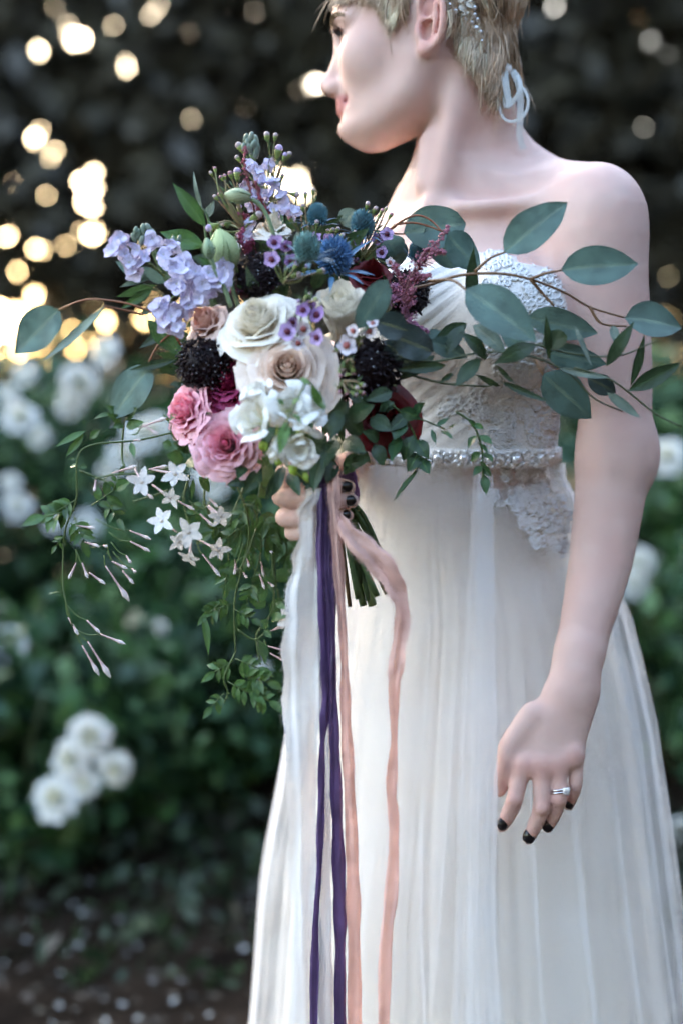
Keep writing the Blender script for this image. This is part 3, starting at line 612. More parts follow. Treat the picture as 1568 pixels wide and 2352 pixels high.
for cx_ in (885, 945, 1005, 1065, 1125, 1185, 1240):
    bead(cx_, 1054, M(14), gem_me, 'rhinestone')
    for k in range(9): a = 2*math.pi*k/9; bead(cx_+20*math.cos(a), 1054+18*math.sin(a), M(R.uniform(5.5, 7.5)), gem_me if k % 3 else pearl_me, 'rhinestone' if k % 3 else 'pearl')
    for k in range(5): bead(cx_+R.uniform(22, 36), 1054+R.uniform(-19, 19), M(R.uniform(3.5, 5.5)), gem_me, 'rhinestone')
    for k in range(5): bead(cx_+R.uniform(-26, 26), 1054+R.choice((-1, 1))*R.uniform(12, 20), M(R.uniform(3, 4.5)), pearl_me, 'pearl')
# engagement ring on her left hand
M_silver = mat('white_gold', (.80, .80, .82), .15, .03, 50, metal=1); M_diamond = mat('diamond', (.90, .92, .95), .03, .05, 300, spec=1, metal=.4)
c = P(1283, 1812, HY-.008); er = thing('engagement_ring', "silver ring with a square cut diamond on the bride's ring finger", 'ring', tuple(c))
mb = MB()
for dz, rt in ((.0013, .0011), (-.0014, .0011)):
    pts = [(math.cos(t)*.0094, math.sin(t)*.0088, dz+math.cos(t)*.0016) for t in np.linspace(0, 2*math.pi, 25)]; v, f = tube(pts, rt, 6, None, False); mb.add(v, f)
mb.build('band', M_silver, er)
mb = MB()
for k in range(4):
    a = math.pi/4+k*math.pi/2; v, f = tube([(.0045, -.0075, .001), (.0055+.0024*math.cos(a), -.0105, .001+.0024*math.sin(a))], .0006, 5, 3); mb.add(v, f)
mb.build('setting', M_silver, er)
s = .0036; v = [(-s, -.0116, -s), (s, -.0116, -s), (s, -.0116, s), (-s, -.0116, s), (-s*.6, -.0125, -s*.6), (s*.6, -.0125, -s*.6), (s*.6, -.0125, s*.6), (-s*.6, -.0125, s*.6), (0, -.0085, 0)]
v = [(a+.0055, b, c_+.001) for a, b, c_ in v]
new_obj('diamond', fast_mesh('diamond', v, [(4, 5, 6, 7), (0, 1, 5, 4), (1, 2, 6, 5), (2, 3, 7, 6), (3, 0, 4, 7), (0, 8, 1), (1, 8, 2), (2, 8, 3), (3, 8, 0)], M_diamond, False), er)
# ------------------------------------------------------------------ ground, hedge of roses, trees
def height(x, y): return .012*math.sin(x*2.1+y)+.01*math.sin(y*3.3-x*1.3)
gx = np.concatenate([np.linspace(-400, -12, 10), np.linspace(-10, 10, 61), np.linspace(12, 400, 10)]); gy = np.concatenate([np.linspace(-40, -4, 8), np.linspace(-3, 12, 61), np.linspace(14, 800, 14)])
v = [(x, y, height(x, y)*(1 if abs(x) < 10 and -3 < y < 12 else 0)-.012) for y in gy for x in gx]
tag(new_obj('ground', fast_mesh('ground', v, grid_faces(len(gx), len(gy)), M_soil)), kind='structure')
def leaf_cloud(n, sample, size, cols, seed, keep=None, aspect=.5, droop=.3):
    g = np.random.default_rng(seed); c = sample(g, n)
    if keep is not None: c = c[keep(c)]
    n = len(c); L = size*g.uniform(.6, 1.3, n)[:, None]; d = g.normal(0, 1, (n, 3)); d[:, 2] -= droop; d /= np.linalg.norm(d, axis=1)[:, None]
    q = g.normal(0, 1, (n, 3)); s = np.cross(d, q); s /= np.linalg.norm(s, axis=1)[:, None]; nn = np.cross(d, s)
    v = np.stack([c-d*L/2, c+s*L*aspect/2-d*L*.05+nn*L*.08, c+d*L/2, c-s*L*aspect/2-d*L*.05+nn*L*.08], 1).reshape(-1, 3)
    f = np.arange(n*4, dtype=np.int32).reshape(n, 4); cl = np.array(cols)[g.integers(len(cols), size=n)]*g.uniform(.65, 1.3, (n, 1)); return v, f, np.repeat(cl, 4, 0)
GREENS = [(.036, .098, .032), (.056, .130, .038), (.028, .074, .036), (.078, .155, .048), (.032, .086, .042)]
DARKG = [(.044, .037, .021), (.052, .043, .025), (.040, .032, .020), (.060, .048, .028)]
# a blown garden rose, for the hedge
def rose_mesh(seed, layers=5, base=7):
    g = np.random.default_rng(seed); mb = MB()
    for l in range(layers):
        k = l/(layers-1); npet = base if l > 0 else 4; rad = .20+.80*k; hgt = .75-.45*k
        for p in range(npet):
            a0 = 2*math.pi*(p+.5*l)/npet+g.normal(0, .12); half = math.pi/npet*1.35; vv = []
            for j in range(5):
                t = j/4
                for i in range(5):
                    u = i/2-1; ph = a0+half*u*(.45+.55*math.sin(min(1, t*1.15)*math.pi/2)); r = rad*(.15+.85*t**.8)*(1+.10*math.sin(a0*3+seed))+.09*k*math.sin(5*u+a0); h = hgt*t**1.2*(1-.10*u*u)-.18*k*t**3+g.normal(0, .012); vv.append((r*math.cos(ph), r*math.sin(ph), h))
            mb.add(vv, grid_faces(5, 5), lerp(np.array((.80, .78, .62)), np.array((.84, .84, .82)), min(1, k*1.6)))
    v, f = ball((0, 0, .40), .16, 1, (1, 1, 1.6)); mb.add(v, f, (.80, .76, .58)); return mb
M_rosebg = mat('hedge_rose', rough=.6, use_col=True, vary=.04, translucent=.3)
rose_me = []
for s in range(3):
    o = rose_mesh(s).build('rose', M_rosebg); rose_me.append(o.data); bpy.data.objects.remove(o)
BUSH = [  # x, y, half width, depth, height, label
    (-1.55, 2.75, .55, .45, 1.28, 'tall rose bush with white blooms at the far left edge of the hedge'), (-.75, 2.9, .55, .45, 1.20, 'white rose bush behind the eucalyptus sprig on the pale side of the hedge'), (-.05, 2.7, .5, .45, 1.05, 'rose bush hidden mostly behind the bouquet and the white ribbon'),
    (.75, 2.8, .55, .45, 1.1, 'rose bush behind the skirt of the bride'), (1.45, 2.75, .5, .45, 1.15, "rose bush with white blooms beside the bride's hanging arm"), (-.70, 1.75, .28, .26, .62, 'low rose bush carrying the large white cluster above the bare soil'), (-1.25, 2.05, .30, .3, .85, 'rose bush with two white blooms cut by the left edge'), (-.35, 2.15, .3, .3, .80, 'bare green rose bush below the trailing jasmine'), (1.15, 2.1, .3, .3, .8, 'rose bush low beside the right edge of the skirt')]
ROSES = [(245, 810, 26, 0), (180, 880, 34, 1), (45, 960, 32, 0), (60, 860, 20, 0), (20, 905, 18, 0), (160, 930, 24, 1), (330, 1000, 34, 1), (40, 1165, 26, 0), (200, 1210, 28, 1), (490, 1100, 34, 2), (360, 985, 26, 1), (170, 1415, 28, 1), (20, 1480, 34, 6), (0, 1545, 32, 6), (130, 1200, 20, 0),
         (285, 1050, 28, 1), (205, 1690, 44, 5), (165, 1742, 40, 5), (265, 1762, 36, 5), (130, 1835, 48, 5), (200, 1800, 30, 5), (1530, 1050, 34, 4), (1470, 1290, 26, 4), (1452, 1345, 26, 4), (1565, 1905, 22, 8), (370, 1440, 13, 7), (600, 1535, 13, 7), (505, 1075, 22, 2), (430, 1250, 16, 2), (95, 1005, 20, 1), (250, 1085, 18, 1), (25, 1110, 18, 0)]
for bi, (bx, by, hw_, dp, ht, lab) in enumerate(BUSH):
    b = thing('rose_bush', lab, 'rose bush', (bx, by, 0), 'rose bushes of the garden hedge'); st = MB(); g = np.random.default_rng(30+bi)
    for k in range(9):
        a = g.uniform(0, 6.28); e = np.array((math.cos(a)*hw_*g.uniform(.3, .9), math.sin(a)*dp*g.uniform(.3, .9), ht*g.uniform(.6, .95))); v, f = tube([(g.normal(0, .03), g.normal(0, .03), -.01), e*.5+g.normal(0, .05, 3), e], [.011, .007, .003], 5, 8); st.add(v, f, (.07, .085, .04))
    st.build('stem', M_stem, b)
    low = .02 if bi < 5 else .10
    def samp(g, n, hw_=hw_, dp=dp, ht=ht, low=low):
        cl = g.uniform(-1, 1, (46, 3)); cl /= np.maximum(1, np.linalg.norm(cl, axis=1))[:, None]; i = g.integers(46, size=n); q = cl[i]+g.normal(0, .16, (n, 3))
        return q*np.array((hw_, dp, (ht-low)*.5))+np.array((0, 0, low+(ht-low)*.5))
    v, f, c = leaf_cloud(6800 if bi < 5 else 3200, samp, .068, GREENS, 50+bi, aspect=.62)
    tag(new_obj('foliage', fast_mesh('foliage', v, f, M_leafbg, False, c), b), kind='stuff')
    for k, (px, py, r, owner) in enumerate(ROSES):
        if owner != bi: continue
        y = by-dp-.02 if bi < 5 else by-dp-.06
        o = new_obj('rose', rose_me[k % 3], b); o.location = P(px, py, y)-b.location; sc = r/K(y)*(1.12 if bi == 5 else 1.3); o.scale = (sc, sc, sc)
        n = Vector((R.uniform(-.5, .5), -1, R.uniform(-.1, .8))); o.rotation_euler = n.to_track_quat('Z', 'Y').to_euler()
# fallen petals
pv = []
for j in range(4):
    for i in range(4): pv.append(((i/3-.5)*.9*math.sin(.5+j*.8), j/3-.5, .12*((i/3-.5)**2*4+(j/3-.5)**2*2)))
pet_me = fast_mesh('fallen_petal', pv, grid_faces(4, 4), M_whitepetal)
g = np.random.default_rng(99)
spots = [(150, 1960), (240, 1975), (485, 2055), (545, 2065), (275, 2110), (190, 2090), (195, 2140), (275, 2150), (155, 2180), (395, 2225), (240, 2290), (240, 2345), (140, 2225), (135, 2300), (350, 2250), (70, 2110), (60, 2150), (20, 2000), (90, 2040), (400, 2300), (500, 2150), (330, 2010), (430, 2340), (60, 2280), (10, 2200), (560, 2180), (120, 2345), (470, 2240), (330, 2345), (580, 2060)]
spots += [(g.uniform(0, 620), 1930+420*g.random()**1.0) for _ in range(26)]
for px, py in spots:
    d = ray(px, py); t = -CAM.z/d.z; p = CAM+d*t; o = new_obj('fallen_petal', pet_me); s = g.uniform(.009, .018); o.scale = (s, s, s); o.location = (p.x, p.y, height(p.x, p.y)+.001); o.rotation_euler = (g.normal(0, .35), g.normal(0, .35), g.uniform(0, 6.28))
    tag(o, 'white rose petal fallen on the dark soil below the hedge', 'petal', 'fallen petals on the soil')
# leaf litter on the soil
v, f, c = leaf_cloud(2600, lambda g, n: np.stack([g.uniform(-2, 2, n), g.uniform(.6, 2.6, n), g.uniform(0, .02, n)], 1), .04, [(.035, .026, .018), (.025, .02, .014), (.04, .032, .02)], 77)
v[:, 2] = np.maximum(v[:, 2]*.25, -.01)+.012
tag(new_obj('leaf_litter', fast_mesh('leaf_litter', v, f, M_leafbg, False, c)), kind='stuff')
v, f, c = leaf_cloud(3600, lambda g, n: np.stack([g.uniform(-2.2, 2, n), 1.95-.95*g.random(n)**1.8, .10*g.random(n)**1.5+.004], 1), .055, [(.022, .045, .020), (.03, .055, .022), (.03, .028, .018)], 78)
tag(new_obj('ground_cover', fast_mesh('ground_cover', v, f, M_leafbg, False, c)), kind='stuff')
# dark trees with the evening sky showing through
HOLES = [(195, 425, 36, 1), (195, 480, 44, 1), (215, 540, 44, 1), (90, 300, 20, .8), (75, 335, 14, .8), (130, 330, 14, .8), (110, 362, 14, .8), (185, 340, 10, .6), (255, 360, 18, .6), (235, 300, 12, .6), (300, 225, 14, .7), (445, 275, 20, .8), (330, 385, 12, .5), (20, 540, 34, 1), (85, 570, 28, 1), (150, 560, 22, 1), (290, 590, 20, .7), (330, 560, 20, .6), (400, 560, 20, .6), (280, 620, 20, .6), (30, 625, 16, .6), (640, 400, 30, 1), (700, 390, 24, 1), (690, 440, 30, 1), (620, 440, 24, .8),
         (260, 75, 22, .8), (275, 60, 18, .8), (290, 150, 20, .7), (350, 25, 16, .7), (370, 10, 18, .7), (440, 70, 14, .7), (450, 110, 10, .6), (545, 15, 18, .7), (590, 30, 18, .8), (575, 175, 12, .6), (95, 85, 18, .5), (100, 140, 14, .5), (180, 105, 12, .5), (20, 110, 14, .5), (60, 250, 14, .6), (25, 330, 14, .6), (5, 200, 12, .6), (700, 70, 10, .5), (680, 210, 12, .5), (735, 180, 8, .5), (1350, 205, 22, .6), (1420, 195, 24, .5), (1440, 235, 16, .4), (1250, 25, 14, .5), (1540, 215, 10, .4), (480, 180, 12, .5), (530, 120, 12, .5), (400, 190, 10, .4), (345, 110, 10, .5), (215, 10, 12, .5), (130, 20, 10, .4), (500, 300, 10, .4), (560, 250, 9, .4), (30, 420, 16, .7), (270, 430, 18, .7), (340, 480, 16, .5), (110, 450, 12, .5)]
hg = np.random.default_rng(12)
HOLES += [(hg.uniform(0, 760), hg.uniform(0, 430), hg.uniform(8, 14), .4) for _ in range(34)]+[(hg.uniform(1215, 1568), hg.uniform(0, 330), hg.uniform(8, 13), .35) for _ in range(9)]
hole_w = [(P(px, py, 10.5), M(r*.32*(.35+.65*s), 10.5)+(.060 if s >= .7 else .050)) for px, py, r, s in HOLES]
def keep(c, off):
    q = c+off; k = np.ones(len(c), bool)
    for h, r in hole_w: k &= ((q[:, 0]-h.x*(1+(q[:, 1]-10.5)/12))**2+(q[:, 2]-h.z-(q[:, 1]-10.5)*(h.z-1.13)/12)**2) > r**2
    return k
TREES = [(-4.6, 11.2), (-3.2, 10.2), (-2.0, 10.9), (-.9, 10.1), (.2, 10.8), (1.3, 10.2), (2.4, 10.9), (3.5, 10.2), (4.8, 11.0)]
TL = ['dark broadleaf tree at the left end of the tree line', 'dark tree standing over the warm bright gap in the tree line', 'dark tree just right of the warm bright gap', 'dark tree behind the top of the bouquet', "dark tree directly behind the bride's face", "dark tree behind the back of the bride's head", 'dark tree behind the hair ribbon and left shoulder', 'dark tree above the right edge of the hedge', 'dark broadleaf tree at the right end of the tree line']
for i, (tx, ty) in enumerate(TREES):
    t = thing('tree', TL[i], 'tree', (tx, ty, 0), 'dark trees behind the garden'); g = np.random.default_rng(200+i); mb = MB()
    v, f = tube([(0, 0, -.1), (.08*g.normal(), .0, 1.5), (.15*g.normal(), 0, 4.2), (.2*g.normal(), 0, 6.5)], [.15, .12, .09, .03], 8, 14); mb.add(v, f)
    for k in range(7):
        a = g.uniform(0, 6.28); z = g.uniform(2.0, 5); v, f = tube([(0, 0, z), (.5*math.cos(a), .4*math.sin(a), z+.4), (1.1*math.cos(a), .8*math.sin(a), z+.6+g.normal(0, .3))], [.05, .035, .012], 6, 8); mb.add(v, f)
    mb.build('trunk', M_bark, t)
    lowz = 1.9 if tx < -1.4 else 1.5
    def samp(g, n, lowz=lowz):
        cl = np.stack([g.uniform(-.95, .95, 70), g.uniform(-.75, .75, 70), g.uniform(lowz+.3, 7.2, 70)], 1); j = g.integers(70, size=n); return cl[j]+g.normal(0, .30, (n, 3))
    def kp(c, tx=tx, ty=ty, lowz=lowz): return keep(c, np.array((tx, ty, 0)))
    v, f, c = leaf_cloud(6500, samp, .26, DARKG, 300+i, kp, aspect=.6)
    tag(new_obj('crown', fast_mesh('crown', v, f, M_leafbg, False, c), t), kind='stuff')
# unseen trees added left, right and behind the camera to block low light
for i, (tx, ty) in enumerate([(-6.2, 10.4), (-7.6, 9.4), (-9.0, 8.2), (-9.6, 6.2), (-9.8, 4.0), (6.0, 9.6), (6.6, 7.4), (6.2, 5.0), (6.0, 2.4), (6.2, -.4), (5.8, -3.2), (4.4, -5.6), (2.2, -7.0), (-.2, -7.6), (-2.6, -7.4)]):
    t = thing('tree', ['unseen dark tree added to block light at the far left corner', 'unseen dark tree added to block light, second from the far left corner', 'unseen dark tree added to block light, third from the far left corner', 'unseen dark tree added to block light on the left beyond the hedge', 'unseen dark tree added to block light on the left level with the hedge', 'unseen tree added to block light at the far right corner', 'unseen tree added to block light beside the far right corner', 'unseen tree added to block light on the right behind the bride', 'unseen tree added to block light on the right level with the hedge', 'unseen tree added to block light on the right level with the bride', 'unseen tree added to block light on the right in front of the bride', 'unseen tree added to block light at the near right corner', 'unseen tree added to block light behind the camera, to the right', 'unseen tree added to block light directly behind the camera', 'unseen tree added to block light behind the camera, to the left'][i], 'tree', (tx, ty, 0), 'unseen trees added to block low light')
    v, f = tube([(0, 0, -.1), (.08, 0, 1.5), (.1, 0, 4.2), (.2, 0, 6)], [.15, .12, .09, .03], 8, 12); new_obj('trunk', fast_mesh('trunk', v, f, M_bark), t)
    def samp(g, n): q = g.normal(0, 1, (n, 3)); q /= np.linalg.norm(q, axis=1)[:, None]; q *= g.random((n, 1))**.35; return q*np.array((1.6, 1.5, 2.9))+np.array((0, 0, 3.2))
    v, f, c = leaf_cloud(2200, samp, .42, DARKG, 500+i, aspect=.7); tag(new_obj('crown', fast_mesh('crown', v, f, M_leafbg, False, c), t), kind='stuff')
# grey green shrubs far behind the hedge
for i in range(9):
    x = -6+1.5*i+R.uniform(-.2, .2); h = R.uniform(1.75, 2.15)+(.25 if x > 0 else -.1); s = thing('shrub', ['rounded', 'broad', 'upright', 'dense', 'loose', 'spreading', 'tall', 'squat', 'bushy'][i]+' grey green shrub below the tree line, '+['first', 'second', 'third', 'fourth', 'fifth', 'sixth', 'seventh', 'eighth', 'last'][i]+' along the back from the left', 'shrub', (x, 13.5+R.uniform(-.5, .5), 0), 'shrubs below the tree line')
    def samp(g, n, h=h): q = g.normal(0, 1, (n, 3)); q /= np.linalg.norm(q, axis=1)[:, None]; q *= g.random((n, 1))**.4; return q*np.array((1.0, .7, h/2))+np.array((0, 0, h/2))
    v, f, c = leaf_cloud(3000, samp, .16, [(.075, .085, .06), (.055, .065, .05), (.09, .095, .07)], 400+i, aspect=.6)
    tag(new_obj('foliage', fast_mesh('foliage', v, f, M_leafbg, False, c), s), kind='stuff')
    v, f = tube([(0, 0, -.05), (.02, 0, h*.5)], [.05, .02], 6, 4); new_obj('stem', fast_mesh('stem', v, f, M_bark), s)
# ------------------------------------------------------------------ builders for cut flowers and leaves
def arr(*c): return np.array(c, float)
def w3(p): return np.array(tuple(p), float)
LU = np.array([-1, -.62, -.14, -.05, .05, .14, .62, 1])
def leaf_geo(b, t, w, nrm=(0, -1, .2), bend=.08, fold=.10, shape='ovate', col=(.05, .11, .05), vein=(.12, .18, .09), rows=9, wave=0, under=None):
    b, t, n = w3(b), w3(t), w3(nrm); a = t-b; L = np.linalg.norm(a); a /= L; s = np.cross(a, n); s /= np.linalg.norm(s); n = np.cross(s, a); v = []; c = []; col = np.array(col); vein = np.array(vein)
    for j in range(rows):
        q = j/(rows-1)
        if shape == 'ovate': p = math.sin(math.pi*q**.80)**.75*(1 if q < .8 else 1-.25*(q-.8)/.2)
        elif shape == 'round': p = math.sin(math.pi*min(1, q)**.95)**.55
        elif shape == 'lance': p = math.sin(math.pi*q**.85)**1.05
        else: p = math.sin(math.pi*q)**1.4
        p = max(p, .02)
        for u in LU:
            v.append(b+a*L*q+s*u*p*w/2+n*(bend*L*math.sin(math.pi*q)+fold*w*abs(u)**1.5*p+wave*w*math.sin(q*11+u*2)*abs(u)))
            c.append(vein if abs(u) < .1 and q < .93 else col*(1 if abs(u) < .9 else .8))
    return v, grid_faces(len(LU), rows), np.array(c)
def leaf_part(par, b, t, w, name='leaf', m=None, **k):
    v, f, c = leaf_geo(b, t, w, **k); return attach(new_obj(name, fast_mesh(name, v, f, m or M_leaf, True, c)), par) if par is not None else new_obj(name, fast_mesh(name, v, f, m or M_leaf, True, c))
def tube_part(par, pts, r, name='stem', col=(.07, .12, .045), sides=6, n=None, m=None):
    v, f = tube(pts, r, sides, n or max(6, 4*len(pts)), True); return attach(new_obj(name, fast_mesh(name, v, f, m or M_stem, True, np.tile(np.array(col, float), (len(v), 1)))), par)
def petal_geo(a0, half, R_, H_, curl, g, n=6, ruff=.02, r0=.18, point=0):
    v = []
    ph = g.uniform(0, 6.28)
    for j in range(n):
        t = j/(n-1)
        for i in range(n):
            u = i/(n-1)*2-1; sp = half*(.50+.50*math.sin(min(1, t*1.2)*math.pi/2)); th = a0+u*sp
            r = R_*(r0+(1-r0)*t**.70)+curl*R_*max(0, t-.62)**2*2.2; h = H_*t*(1-.20*u*u*t)-curl*H_*max(0, t-.60)**2*2.6+point*H_*t**4*(1-abs(u))
            r += R_*ruff*math.sin(4*u+ph)*t+R_*.06*abs(u)**3*t*(1 if curl > .3 else -1); h += H_*ruff*math.sin(7*u+ph*2)*t*t
            v.append((r*math.cos(th), r*math.sin(th), h))
    return np.array(v), grid_faces(n, n)
def rose(name, label, group, c, axis, rad, hgt, cin, cout, seed, layers=None, edge=None, cat='flower', bed=(.05, .10, .04), ruff=.02):
    g = np.random.default_rng(seed); t = thing(name, label, cat, tuple(c), group); rot = frame(axis); cin, cout = np.array(cin), np.array(cout)
    rad *= .88; layers = layers or [(3, .12, .92, -.8), (3, .20, .96, -.5), (4, .30, .99, -.2), (4, .41, 1.0, .05), (5, .53, .98, .35), (5, .67, .90, .55), (5, .82, .78, .8), (5, .96, .62, 1.1)]
    off = 0
    for li, (n, r_, h_, cu) in enumerate(layers):
        k = li/(len(layers)-1); off += g.uniform(.4, .9)
        for p in range(n):
            a0 = off+2*math.pi*p/n+g.normal(0, .14); v, f = petal_geo(a0, math.pi/n*1.38, rad*r_*g.uniform(.93, 1.07), hgt*h_*g.uniform(.93, 1.05), cu*g.uniform(.6, 1.3), g, 7, ruff)
            base = lerp(cin, cout, k**.8)*g.uniform(.95, 1.04); q = np.repeat(np.linspace(0, 1, 7), 7)[:, None]; col = base*(1-.0*q)
            if edge is not None: col = lerp(base, np.array(edge), np.clip(q*1.4-.55, 0, 1)*.7)  # petals' own paler rims; deeper bases also paint shade into the creases
            v = (v-arr(0, 0, hgt*.45))@rot.T; new_obj('petal', fast_mesh('petal', v, f, M_petal, True, col), t)
    vv, ff = ball((0, 0, hgt*.30), 1, 2, (rad*.10, rad*.10, hgt*.28)); new_obj('petal', fast_mesh('petal', vv@rot.T, ff, M_petal, True, np.tile(cin*.9, (len(vv), 1))), t)
    b = MB()
    vv, ff = ball((0, 0, 0), 1, 2, (rad*.33, rad*.33, hgt*.35)); b.add((vv-arr(0, 0, hgt*.38))@rot.T, ff, bed)
    vv, ff = tube([arr(0, 0, -hgt*.5)@rot.T, arr(0, 0, -hgt*.5-.02)@rot.T+arr(0, .01, -.01)], .003, 6, 3); b.add(vv, ff, bed); b.build('calyx', M_stem, t)
    return t
def spat_geo(a0, L, w, lift, cup, n=5, tip=0):          # a small spoon shaped petal lying outwards
    v = []
    for j in range(n):
        t = j/(n-1)
        for i in range(n):
            u = i/(n-1)*2-1; p = max(.12, math.sin(math.pi*(.08+.86*t**.9))**.6); r = L*t*(1-.08*u*u*t+tip*t*(1-abs(u))); z = lift*L*t+cup*L*(t*t-.3*u*u*t)
            y = u*w/2*p; v.append((r*math.cos(a0)-y*math.sin(a0), r*math.sin(a0)+y*math.cos(a0), z))
    return np.array(v), grid_faces(n, n)
def floret(par, c, axis, L, w, npet, col, cc, seed, name='floret', lift=.15, cup=.1, m=None, jitter=.12, sub=True):
    g = np.random.default_rng(seed); rot = frame(axis); c = w3(c)-w3(par.location); mb = MB(); v, f = ball((0, 0, 0), L*.16, 1, (1, 1, .8)); mb.add(v@rot.T+c, f, cc); a0 = g.uniform(0, 6.28); geos = []
    for k in range(npet):
        v, f = spat_geo(a0+2*math.pi*k/npet+g.normal(0, jitter), L*g.uniform(.9, 1.1), w*g.uniform(.9, 1.1), lift+g.normal(0, .12), cup+g.normal(0, .1)); col_ = np.array(col)*g.uniform(.92, 1.05); geos.append((v@rot.T+c, f, col_))
    if not sub:
        for q in geos: mb.add(*q)
    o = mb.build(name, m or M_petal, par)
    if sub:
        for v, f, cl in geos: new_obj('petal', fast_mesh('petal', v, f, m or M_petal, True, np.tile(cl, (len(v), 1))), o)
    return o
def scabiosa(c, axis, rad, seed, label, col=(.010, .0035, .006)):
    g = np.random.default_rng(seed); t = thing('scabiosa', label, 'flower', tuple(c), 'dark scabiosas of the bouquet'); rot = frame(axis); rad *= 1.08; core = MB(); v, f = ball((0, 0, 0), rad*.82, 2, (1, 1, .72)); core.add(v@rot.T, f, col); core.build('flower_head', M_dark, t)
    fl = MB(); tips = MB(); N = 260
    for k in range(N):
        z = 1-(k+.5)/N*1.35; r = math.sqrt(max(0, 1-z*z)); a = k*2.39996; d = arr(r*math.cos(a), r*math.sin(a), z); d = d+g.normal(0, .05, 3); p = d*rad*arr(.85, .85, .74)*g.uniform(.95, 1.06)
        for q in range(3): v, f = ball(p+g.normal(0, rad*.03, 3), rad*g.uniform(.035, .06), 0 if False else 1, (1, 1, .8)); fl.add(v@rot.T, f, np.array(col)*g.uniform(.4, 1.1))
        if g.random() < .40:
            e = p+d*rad*g.uniform(.10, .17); v, f = ball(e, rad*.027, 1); tips.add(v@rot.T, f, lerp(arr(.04, .035, .05), arr(.55, .60, .66), g.random()**3))
            v, f = tube([p@rot.T, e@rot.T], rad*.007, 3, 2, False); tips.add(v, f, (.05, .02, .04))
    for k in range(22):
        a = 2*math.pi*k/22+g.normal(0, .05); v, f = spat_geo(a, rad*g.uniform(.95, 1.15), rad*.28, g.uniform(-.25, .15), -.05); fl.add((v+arr(0, 0, -rad*.15))@rot.T, f, np.array(col)*1.4)
    tag(fl.build('florets', M_dark, t), kind='stuff'); tag(tips.build('stamens', M_dark, t), kind='stuff'); return t
def thistle(c, axis, rad, hgt, seed, label, col, bcol=(.10, .17, .25)):
    g = np.random.default_rng(seed); t = thing('sea_holly', label, 'flower', tuple(c), 'blue sea hollies of the bouquet'); rot = frame(axis); rad *= 1.12; hgt *= 1.12; mb = MB(); v, f = ball((0, 0, 0), 1, 2, (rad*.82, rad*.82, hgt*.46)); mb.add(v@rot.T, f, np.array(col)*.35); mb.build('flower_head', M_stem, t); sp = MB(); N = 210
    for k in range(N):
        z = 1-(k+.5)/N*1.75; r = math.sqrt(max(0, 1-z*z)); a = k*2.39996; d = arr(r*math.cos(a), r*math.sin(a), z); p = d*arr(rad*.80, rad*.80, hgt*.45); dd = d/arr(rad, rad, hgt*.5); dd /= np.linalg.norm(dd); e = p+(dd+arr(0, 0, .35))*rad*g.uniform(.22, .34)
        v, f = tube([p@rot.T, ((p+e)/2)@rot.T, e@rot.T], [rad*.085, rad*.06, rad*.008], 4, 3, False); sp.add(v, f, lerp(np.array(col)*.8, np.array(col)*2.0+.08, g.random()**1.5))
    tag(sp.build('spines', M_stem, t), kind='stuff')
    for k in range(11):
        a = 2*math.pi*k/11+g.normal(0, .12); L = rad*g.uniform(1.6, 3.0); b = arr(rad*.4*math.cos(a), rad*.4*math.sin(a), -hgt*.42); e = b+arr(math.cos(a), math.sin(a), g.uniform(-.15, .55))*L
        v, f, cc = leaf_geo(b@rot.T, e@rot.T, rad*.34, tuple(arr(0, 0, 1)@rot.T), .08, .2, 'thin', bcol, np.array(bcol)*1.5, 6); new_obj('bract', fast_mesh('bract', v, f, M_leaf, True, cc), t)
    return t
M_dark = mat('dark_maroon', rough=.45, use_col=True, vary=.3, scale=300, spec=.2)
M_tiny = mat('tiny_flower', rough=.55, use_col=True, vary=.15, scale=200, translucent=.15)
GB = (0, -.2, 1)
# ------------------------------------------------------------------ the bouquet: roses and other large blooms
CREAM, CREAMO, BLUSH = (.95, .87, .69), (.95, .88, .77), (.95, .65, .51)
PINKL = [(4, .12, .86, -.6), (5, .21, .93, -.3), (6, .30, .97, 0), (7, .40, 1.0, .2), (8, .51, .99, .3), (8, .62, .95, .45), (8, .73, .88, .6), (8, .84, .76, .8), (8, .96, .62, .8)]
BQ = 'large blooms of the bridal bouquet'
YB = -.17
def wh(px, py, y): return P(px, py, y)
rose('cream_rose', 'large ivory rose opening to the upper left beside the lilac stock', BQ, wh(598, 748, -.235), (-.25, -.72, .62), M(96, -.24), M(104, -.24), CREAM, CREAMO, 1, edge=(.93, .90, .82))
rose('cream_rose', 'tall half closed ivory rose seen from the side below the blue thistle', BQ, wh(786, 738, -.228), (-.14, -.62, .78), M(64, -.24), M(165, -.24), CREAM, CREAMO, 2, [(3, .18, .90, 0), (3, .32, .93, .05), (4, .48, .96, .1), (4, .64, .98, .15), (4, .80, 1.0, .25), (4, .97, .97, .45)], ruff=.008, edge=(.93, .90, .82))
rose('blush_rose', 'wide blush garden rose with a peach heart in the middle of the bouquet', BQ, wh(660, 850, -.255), (.04, -.95, .30), M(104, -.26), M(84, -.26), BLUSH, (.95, .79, .69), 3, edge=(.95, .85, .76))
rose('cream_rose', 'small pale cream rose behind the nodding green bud near the top', BQ, wh(628, 528, -.175), (.05, -.35, .95), M(42, -.18), M(62, -.18), CREAM, (.83, .76, .68), 4)
rose('peach_carnation', 'ruffled peach pink bloom between the lilac stock and the ivory rose', BQ, wh(478, 742, -.205), (-.45, -.62, .55), M(52, -.2), M(66, -.2), (.84, .46, .38), (.84, .64, .56), 5, ruff=.08)
rose('pink_rose', 'pink spray rose turned left at the lower left of the bouquet', BQ, wh(433, 946, -.215), (-.72, -.62, .22), M(74, -.22), M(70, -.22), (.92, .15, .29), (.93, .42, .54), 6, PINKL, ruff=.05, edge=(.95, .61, .69))
